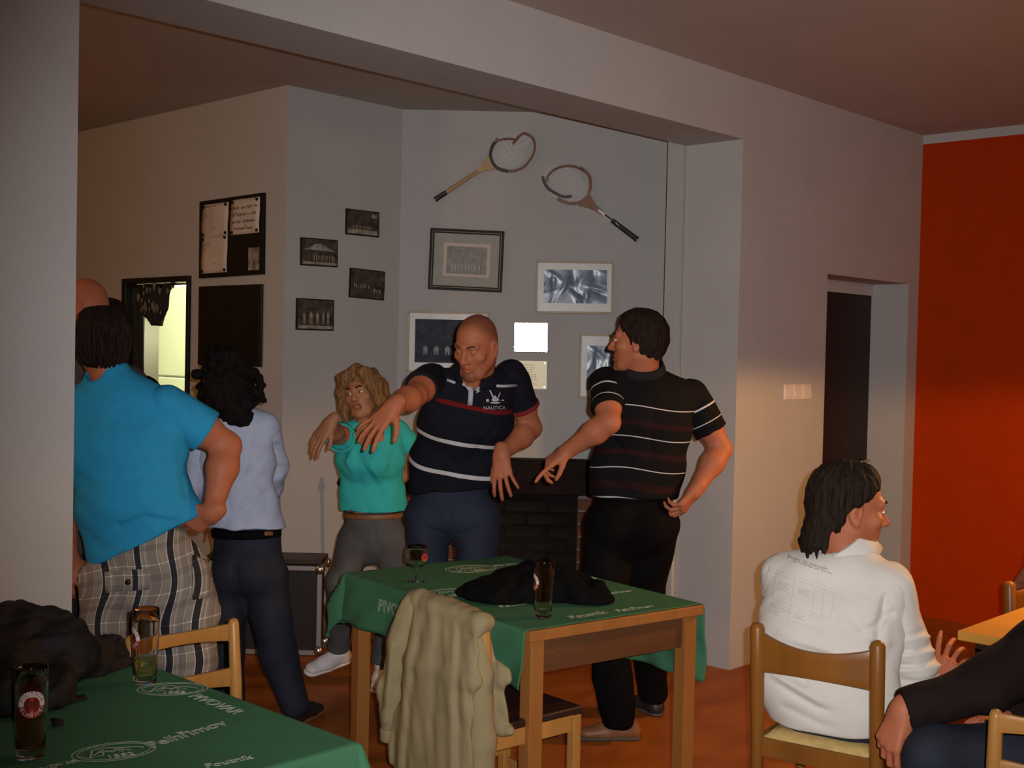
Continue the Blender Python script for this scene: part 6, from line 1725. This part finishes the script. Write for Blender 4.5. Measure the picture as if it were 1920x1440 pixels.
# --- soft things
S = Sdf(); zt = .762
for (x, y, Zd, rx, rz_) in [(30, 1235, 3.10, .13, .105), (100, 1230, 3.16, .12, .095), (165, 1243, 3.30, .085, .070), (212, 1238, 3.40, .055, .065), (20, 1300, 2.98, .13, .08), (85, 1300, 3.00, .08, .06), (-70, 1270, 3.05, .18, .13)]:
    S.ell(at(x, y, Zd), (rx, rx, rz_), None, .05)
S.cap(at(195, 1205, 3.36), at(236, 1190, 3.42), .035, .022, .03); S.cap(at(190, 1262, 3.26), at(228, 1240, 3.36), .03, .03, .03); S.cap(at(100, 1325, 2.96), at(150, 1312, 3.02), .022, .014, .03); S.cap(at(50, 1165, 3.14), at(105, 1170, 3.18), .045, .04, .05); S.cap(at(-10, 1180, 3.10), at(40, 1165, 3.12), .05, .045, .05)
S.cap(at(96, 1352, 2.86), at(108, 1364, 2.82), .008, .007, .004)
for a, b_, w, am in [((150, 1180), (120, 1300), .014, .014), ((165, 1185), (140, 1310), .012, -.016), ((90, 1160), (60, 1300), .014, -.016), ((200, 1200), (200, 1270), .012, -.014), ((215, 1205), (175, 1290), .012, .012), ((40, 1160), (10, 1280), .014, .014), ((120, 1165), (100, 1240), .012, -.014), ((228, 1195), (232, 1240), .010, -.012), ((150, 1240), (205, 1250), .012, -.012), ((20, 1160), (60, 1230), .012, -.014), ((60, 1240), (130, 1265), .012, .012), ((30, 1260), (95, 1300), .012, -.014)]:
    S.fold([at(*a, 3.04), at((a[0] + b_[0]) / 2 + 6, (a[1] + b_[1]) / 2, 3.02), at(*b_, 3.0)], w * 2.2, am)
S.crumple(.022, 26, 31); S.crumple(.010, 64, 33); S.plane((0, 0, .7685), (0, 0, -1), k=.004)
M['jacket_black'] = mat('jacket_black', (0.012, 0.0085, 0.0085), .7, bump=.15, bscale=90, var=.3, vscale=8, spec=.3)
jk = sdf_obj('jacket', S, .0065, M['jacket_black']); tag(jk, 'crumpled black jackets heaped on the near left table', 'jacket')
S = Sdf(); Zc = 4.40
for (x, y, rx, rz_, dz) in [(1000, 1105, .15, .10, .12), (950, 1112, .12, .065, .06), (1050, 1108, .13, .085, .10), (910, 1116, .075, .035, .03), (1095, 1118, .085, .038, .05)]:
    S.ell(at(x, y, Zc + dz), (rx, .13, rz_), None, .06)
S.cap(at(1080, 1115, Zc), at(1122, 1106, Zc + .02), .035, .024, .03); S.cap(at(1120, 1106, Zc + .02), at(1142, 1124, Zc), .028, .016, .03); S.cap(at(900, 1112, Zc), at(884, 1116, Zc), .02, .012, .03)
for a, b_, w, am in [((975, 1070), (960, 1120), .02, -.010), ((1040, 1072), (1060, 1125), .02, -.010), ((1010, 1065), (1000, 1125), .02, .010)]: S.fold([at(*a, Zc), at(*b_, Zc - .04)], w, am)
S.crumple(.011, 30, 41); S.crumple(.006, 70, 42); S.plane((0, 0, .7585), (0, 0, -1), k=.004)
bc = sdf_obj('black_cloth', S, .006, M['black_cloth']); tag(bc, 'black garment lying in a low heap on the middle table', 'garment')
# beige jacket over the chair back
M['jacket_beige'] = mat('jacket_beige', (0.27, 0.215, 0.115), .9, bump=.12, bscale=160, var=.06, vscale=10, spec=.15)
S = Sdf(); jd = nrm(jy)                     # jy points from the back towards the seat
J = lambda x, z, o=0.0: jc + jx * x + jy * o + np.array([0, 0, z])
for sgn, o in ((-1, -.050), (1, .035)):
    bot = .22 if sgn < 0 else .45
    S.cap(J(0, .80, o * .6), J(.005, .62, o * 1.3), .026, .030, .03, ax=jx, sa=5.8, sb=7.2); S.cap(J(.005, .62, o * 1.3), J(.02, bot, o * 1.6), .030, .034, .03, ax=jx, sa=7.2, sb=7.6)
S.cap(J(-.165, .812, -.01), J(.182, .796, -.008), .034, .029, .04); S.cap(J(-.155, .81, -.01), J(-.13, .828, -.02), .028, .022, .04)
S.plane(J(0, .225), (0, 0, -1))
for x0, x1, am in [(-.145, -.16, -.012), (-.05, -.10, -.007), (.03, .05, -.006), (.13, .19, -.009), (.115, .165, .006), (-.10, -.13, .006)]:
    S.fold([J(x0, .78, -.07), J((x0 + x1) / 2, .55, -.095), J(x1, .25, -.10)], .016, am)
S.crumple(.007, 22, 51, stretch=(1, 1, .3)); S.wrinkle(.0025, 30, 52, stretch=(1, 1, .6))
jb = sdf_obj('jacket', S, .0055, M['jacket_beige']); tag(jb, 'beige jacket draped over the chair back in front of the middle table', 'jacket')
for pts, rs, sd in [([(-.160, .795, -.03), (-.205, .66, -.050), (-.232, .50, -.06), (-.232, .335, -.06)], (.044, .050, .046, .038), 1), ([(.150, .780, -.012), (.178, .62, -.018), (.202, .42, -.022), (.214, .16, -.028)], (.036, .042, .044, .044), 2)]:
    S = Sdf(); S.chain([J(*q) for q in pts], rs, .03, ax=jx, sc=[1.0] * 4); e = J(*pts[-1]); d = nrm(e - J(*pts[-2])); S.plane(e + d * .02, d); S.cap(e, e + d * .06, rs[-1] - .008, rs[-1] - .008, .003, 'sub')
    for a, b_, am in [((-.02, .70), (.0, .45), -.012), ((.015, .66), (.02, .40), .010)][:2 if sd == 1 else 0]: S.fold([J(pts[1][0] + a[0], a[1], -.10), J(pts[2][0] + b_[0], b_[1], -.10)], .014, am)
    S.crumple(.008 if sd == 1 else .002, 38, 60 + sd); sl = sdf_obj('sleeve', S, .0055, M['jacket_beige'], jb)
    S = Sdf(); c = e + d * .0; S.cap(c - d * .035, c + d * .018, rs[-1] + .003, rs[-1] + .001, 0, clip=(c + d * .018, d)); S.plane(c - d * .03, -d); S.cap(c - d * .01, c + d * .05, rs[-1] - .007, rs[-1] - .007, .002, 'sub'); sdf_obj('cuff', S, .005, M['jacket_beige'], sl)
# ------------------------------------------------------------------ seated man in the white pullover
M['pullover_white'] = mat('pullover_white', (0.66, 0.62, 0.56), .9, bump=.12, bscale=200, var=.03, vscale=12, spec=.15)
M['print_ink'] = mat('pullover_print', (0.20, 0.19, 0.19), .9)
M['print_faint'] = mat('pullover_print_faint', (0.45, 0.42, 0.39), .9)
Z = 3.98
pel = ch_o + cy * -.055 + np.array([0, 0, .565]) + cx * .005
pH = person('seated man in a white pullover with a printed back, laughing towards the right', (*ch_o[:2], 0))
wai = at(1540, 1285, Z - .03); che = at(1556, 1165, Z - .01); upc = at(1570, 1095, Z); nek = at(1590, 1042, Z + .02)
sh = [at(1468, 1078, Z + .10), at(1666, 1100, Z - .07)]; el = [at(1480, 1270, Z + .30), at(1712, 1262, Z - .05)]; wr = [at(1575, 1330, Z + .42), at(1764, 1292, Z + .22)]
lat = nrm(RT * .9 - FW * .42 - UP * .06)
TH = [(pel, .125, 1.50), (wai, .120, 1.52), (che, .122, 1.56), (upc, .085, 1.95), (nek, .066, 1.2)]
HH = Head(at(1592, 953, Z + .02), RT * .97 + FW * .14 - UP * .13, UP + RT * .08, 1.20)
S = Sdf(); torso(S, TH, lat, -.03)
for i in (0, 1): add_arm(S, sh[i], el[i], wr[i], 1.08)
add_hand(S, wr[1], UP * .85 + RT * .25 + FW * .1, -RT * .55 - FW * .7, -RT, 1.12, curl=((10, 15, 10), (25, 30, 15), (30, 34, 18), (34, 36, 20)), spread=1.8, thumb=(.6, .7, -.2))
add_hand(S, wr[0], FW * .6 + RT * .5 - UP * .2, UP, FW, 1.05, curl=((20, 25, 15),) * 4)
add_head(S, HH, nek, False, 1.3, .058)
sdf_obj('body', S, .0045, M['skin_ruddy'], pH, {'tint': face_tint(HH, .16, 0, (.75, .45, .42))})
add_face_parts(pH, HH, M['hair_brown'])
S = hair_cap(HH, .014, (.076, .078), (.016, .026), -.105, -.034, 19, .0032, .0)
for j in range(9):
    a = (j - 4) * .22; S.chain([HH.g(.07 * math.sin(a), -.085 * math.cos(a) - .02, -.05), HH.g(.074 * math.sin(a), -.092 * math.cos(a) - .022, -.105), HH.g(.072 * math.sin(a) + .004 * (j % 3), -.088 * math.cos(a) - .024, -.135 - .010 * (j % 2))], [.016, .013, .003], .012)
for j in range(0): S.chain([HH.g((j - 2.5) * .024, .03, .122), HH.g((j - 2.5) * .026, .074, .104), HH.g((j - 2.5) * .028, .092, .076)], [.013, .011, .003], .016)
S.wrinkle(.0025, 85, 7); sdf_obj('hair', S, .0045, M['hair_brown'], pH)
S = Sdf(); torso(S, TH, lat, .012, .06)
for i in (0, 1): S.cap(upc, sh[i], .080, .070, .05)
S.cap(wai, pel - np.array([0, 0, .05]), .128, .140, .05, ax=lat, sa=1.5, sb=1.48); S.cap(che, wai, .125, .12, .06, ax=lat, sa=1.5, sb=1.5); S.plane(pel - np.array([0, 0, .083]), (0, 0, -1))
for a, b_, c_, w, am in [((1455, 1190), (1540, 1215), (1630, 1245), .014, .010), ((1445, 1205), (1540, 1230), (1640, 1258), .012, -.010), ((1450, 1265), (1530, 1310), (1640, 1345), .014, .012), ((1450, 1278), (1530, 1325), (1640, 1357), .010, -.010), ((1470, 1325), (1540, 1358), (1640, 1372), .012, -.007), ((1600, 1190), (1640, 1175), (1670, 1150), .012, -.010), ((1590, 1175), (1625, 1195), (1660, 1205), .012, .008), ((1440, 1235), (1470, 1250), (1510, 1280), .012, -.008), ((1660, 1120), (1650, 1170), (1640, 1225), .012, -.012), ((1590, 1150), (1620, 1190), (1650, 1215), .010, -.007), ((1480, 1380), (1560, 1390), (1640, 1392), .010, -.006)]:
    S.fold([at(*a, Z - .13), at(*b_, Z - .17), at(*c_, Z - .16)], w, am)
S.wrinkle(.004, 15, 71)
nb = HH.g(0, -.024, -.10); S.chain([nek, nek + (nb - nek) * 1.2], [.068, .070], .004, 'sub')
tH = sdf_obj('pullover', S, .0055, M['pullover_white'], pH)
for i in (0, 1):
    S = Sdf(); e1 = el[i] + (wr[i] - el[i]) * (.45 if i else .9); d = nrm(wr[i] - el[i]); S.cap(sh[i], el[i], .080 if i else .074, .070, .02); S.cap(el[i], e1, .070, .060, .02, clip=(e1, d)); S.cap(e1 - d * .02, e1 + d * .06, .045, .045, .003, 'sub')
    if i:
        S.cap(el[1] - UP * .0, at(1694, 1335, Z - .06), .066, .036, .03)
        for j in range(7):
            c = sh[1] + (el[1] - sh[1]) * (.50 + j * .085); S.fold([c - RT * .10 - UP * .01 - FW * .02, c - FW * .085 + UP * (.012 if j % 2 else -.006), c + RT * .10 + UP * .012 - FW * .02], .009, .009 if j % 2 else -.010)
        S.fold([at(1668, 1090, Z - .16), at(1655, 1150, Z - .17), at(1650, 1210, Z - .16)], .012, -.008)
    S.wrinkle(.004, 20, 73 + i); sdf_obj('sleeve', S, .0055, M['pullover_white'], tH)
ax_ = nrm(nb - nek); f = nrm(HH.R[:, 1] - ax_ * (HH.R[:, 1] @ ax_)); x_ = np.cross(f, ax_)
G = []
for i in range(37):
    a = .22 + (2 * math.pi - .44) * i / 36; dr = f * math.cos(a) + x_ * math.sin(a); rr_ = .086 + .004 * math.cos(a); b0 = nek + dr * (rr_ + .008) - ax_ * (.030 + .022 * math.cos(a)); hh_ = .080 - .004 * math.cos(a - math.pi)
    G.append([b0, b0 + ax_ * hh_ * .5 + dr * .001, b0 + ax_ * hh_ - dr * .003, b0 + ax_ * (hh_ + .004) - dr * .008])
obj('stand_collar', MB().grid(G, thick=.004), M['pullover_white'], tH, world=True, smooth=True)
# printed back
sl = nrm(at(1545, 1058, Z) - at(1478, 1041, Z)); upv = nrm(UP - sl * (UP @ sl))
decal('lettering', tH, text_mesh('Jeans da manuale', .0150, shear=.35, align='LEFT'), at(1480, 1047, Z), sl, upv, M['print_ink'], .0025, FW)
decal('lettering', tH, scribble([2, 7, 3, 6], .0085, 3), at(1486, 1053, Z), sl, upv, M['print_ink'], .0025, FW)
mm = MB()
def ln(x0, y0, x1, y1, w=.0012):
    n = max(2, int(math.hypot(x1 - x0, y1 - y0) / .012)); d = np.array([x1 - x0, y1 - y0]); nn = np.array([-d[1], d[0]]) / np.linalg.norm(d) * w / 2
    v = []
    for i in range(n + 1):
        c = np.array([x0, y0]) + d * i / n; v += [(c[0] + nn[0], c[1] + nn[1], 0), (c[0] - nn[0], c[1] - nn[1], 0)]
    mm.add(v, [(2 * i, 2 * i + 1, 2 * i + 3, 2 * i + 2) for i in range(n)])
for a in [(0, 0, .235, 0), (0, -.012, .21, -.012), (.0, -.10, .20, -.10), (.01, -.112, .19, -.112), (.0, -.0, .0, -.10), (.035, 0, .035, -.10), (.085, -.0, .085, -.15), (.15, -.02, .15, -.11), (.18, -.01, .18, -.12), (.21, -.015, .21, -.10), (.235, 0, .235, -.03), (.02, -.15, .19, -.15), (.235, -.09, .235, -.13)]: ln(*a)
for x, y, n in [(.042, -.035, 5), (.10, -.035, 3), (.03, -.12, 5), (.06, -.122, 2), (.10, -.122, 3)]:
    for i in range(n): ln(x, y - i * .0065, x + .034 - (i % 2) * .008, y - i * .0065, .0020)
decal('technical_drawing', tH, (np.array(mm.v) * .9, mm.f), at(1442, 1066, Z), sl, upv, M['print_faint'], .002, FW)
hp = [pel - cx * .09 - np.array([0, 0, .06]), pel + cx * .09 - np.array([0, 0, .06])]
S = Sdf(); S.cap(pel - cx * .05 - np.array([0, 0, .055]), pel + cx * .05 - np.array([0, 0, .055]), .105, .105, .03)
an = []
for i, s_ in ((0, -1), (1, 1)):
    k_ = hp[i] + cy * .42 + cx * s_ * .05 - np.array([0, 0, .03]); a_ = k_ + cy * .05 - np.array([0, 0, k_[2] - .06]); an.append(a_); S.chain([hp[i], k_, a_], [.092, .072, .055], .03)
S.plane(pel - np.array([0, 0, .155]) + cy * 0, (0, 0, -1), pel - .16, pel + np.array([.16, .16, 0]))
sdf_obj('jeans', S, .007, M['denim'], pH)
for a_ in an: put_shoe(pH, np.array([*(a_ - cy * .06)[:2], 0.]), np.array([*(a_ + cy * .2)[:2], 0.]), (0, 0, 1), M['shoe_dark'], M['sole_grey'], vox=.006)

# ------------------------------------------------------------------ dark sleeved person at the right edge, reaching to the knee
M['sweater_dark'] = mat('sweater_dark', (0.016, 0.010, 0.010), .9, bump=.15, bscale=150, var=.2, vscale=8, spec=.1)
Z = 3.42
pI = person('person in dark sweater and jeans at the bottom right edge, hand by the knee', (*at(2050, 1300, 3.55)[:2], 0))
wr1, el1, sh1 = at(1690, 1330, Z), at(1850, 1288, Z + .02), at(2012, 1185, Z + .10)
pel, che, upc, nek = at(2062, 1395, Z + .12), at(2085, 1230, Z + .14), at(2085, 1160, Z + .15), at(2080, 1105, Z + .15)
la = nrm(RT * .35 - FW * .9)
TI = [(pel, .118, 1.4), (che, .118, 1.5), (upc, .082, 1.8), (nek, .06, 1.1)]
HI = Head(at(2065, 1045, Z + .15), -RT * .95 - FW * .2, UP, 1.0)
shs = [sh1, upc + FW * .2]; els = [el1, upc + FW * .25 - np.array([0, 0, .28])]; wrs = [wr1, upc + FW * .22 - RT * .2 - np.array([0, 0, .36])]
S = Sdf(); torso(S, TI, la, -.03)
for i in (0, 1): add_arm(S, shs[i], els[i], wrs[i], 1.05)
add_hand(S, at(1690, 1338, Z), -RT * .40 - UP * .88 - FW * .05, -RT * .75 + UP * .35 - FW * .55, -FW * .8 - RT * .1, 1.08, curl=((30, 45, 25), (34, 50, 25), (38, 52, 28), (42, 54, 28)), spread=.9, thumb=(.78, .35, -.5), tcurl=(20, 20))
add_hand(S, wrs[1], -RT, UP, -FW, 1.0, curl=((25, 35, 20),) * 4)
add_head(S, HI, nek)
sdf_obj('body', S, .005, M['skin_ruddy'], pI, {'tint': face_tint(HI)})
sdf_obj('hair', hair_cap(HI, .014, seed=3), .006, M['hair_brown'], pI)
S = Sdf(); torso(S, TI, la, .012, .06); S.cap(upc, sh1, .09, .085, .05); S.cap(upc, shs[1], .08, .066, .05); S.cap(che, pel, .125, .13, .05, ax=la, sa=1.45, sb=1.4); S.plane(pel - np.array([0, 0, .06]), (0, 0, -1)); S.wrinkle(.005, 14, 81)
tI = sdf_obj('sweater', S, .007, M['sweater_dark'], pI)
for i in (0, 1):
    S = Sdf(); d = nrm(wrs[i] - els[i]); e1 = wrs[i] + d * (-.005); S.cap(shs[i], els[i], .105 if i == 0 else .07, .078 if i == 0 else .06, .02); S.cap(els[i], e1, .078 if i == 0 else .06, .056 if i == 0 else .045, .02, clip=(e1, d)); S.cap(e1 - d * .03, e1 + d * .06, .042, .040, .003, 'sub')
    if i == 0:
        for a, b_, am in [((1790, 1265), (1800, 1340), -.010), ((1830, 1255), (1850, 1345), .008), ((1745, 1278), (1750, 1345), -.008), ((1880, 1225), (1900, 1320), -.010)]: S.fold([at(*a, Z - .06), at((a[0] + b_[0]) / 2 - 8, (a[1] + b_[1]) / 2, Z - .09), at(*b_, Z - .06)], .014, am)
    S.wrinkle(.004, 18, 83 + i); sdf_obj('sleeve', S, .006, M['sweater_dark'], tI)
S = Sdf(); k1 = at(1745, 1412, Z - .02); k2 = at(1800, 1420, Z + .32); hp = [at(2010, 1420, Z + .02), at(2030, 1420, Z + .22)]
S.cap(hp[0], hp[1], .11, .11, .04); S.cap(pel, pel - np.array([0, 0, .05]), .118, .12, .04, ax=la, sa=1.4, sb=1.4)
for h_, k_ in ((hp[0], k1), (hp[1], k2)):
    a_ = np.array([*(k_ - RT * .03)[:2], .05]); S.chain([h_, k_, a_], [.108, .082, .058], .03)
    put_shoe(pI, np.array([*(a_ + RT * .06)[:2], 0.]), np.array([*(a_ - RT * .2)[:2], 0.]), (0, 0, 1), M['shoe_dark'], M['sole_grey'], vox=.007)
S.wrinkle(.004, 14, 85); sdf_obj('jeans', S, .007, M['denim'], pI)
o_ = at(2062, 1395, Z + .12); round_chair('chair under the person in the dark sweater, beyond the right edge', (o_[0], o_[1], 0), math.atan2(RT[1], RT[0]) + math.pi / 2, M['beech_dark'])

# ------------------------------------------------------------------ person at the far right edge
M['beige_top'] = mat('beige_top', (0.36, 0.28, 0.18), .9)
HJ = Head(at(2062, 790, 5.1), FW, UP, 1.0)
pJ = plain_person('person in beige top and black trousers, a sliver at the right edge', HJ, (2060, 860), (2058, 1040), 5.1, None, M['beige_top'], M['black_cloth'], M['skin'], .17)
sdf_obj('hair', hair_cap(HJ, .014, seed=5), .006, M['hair_brown'], pJ)
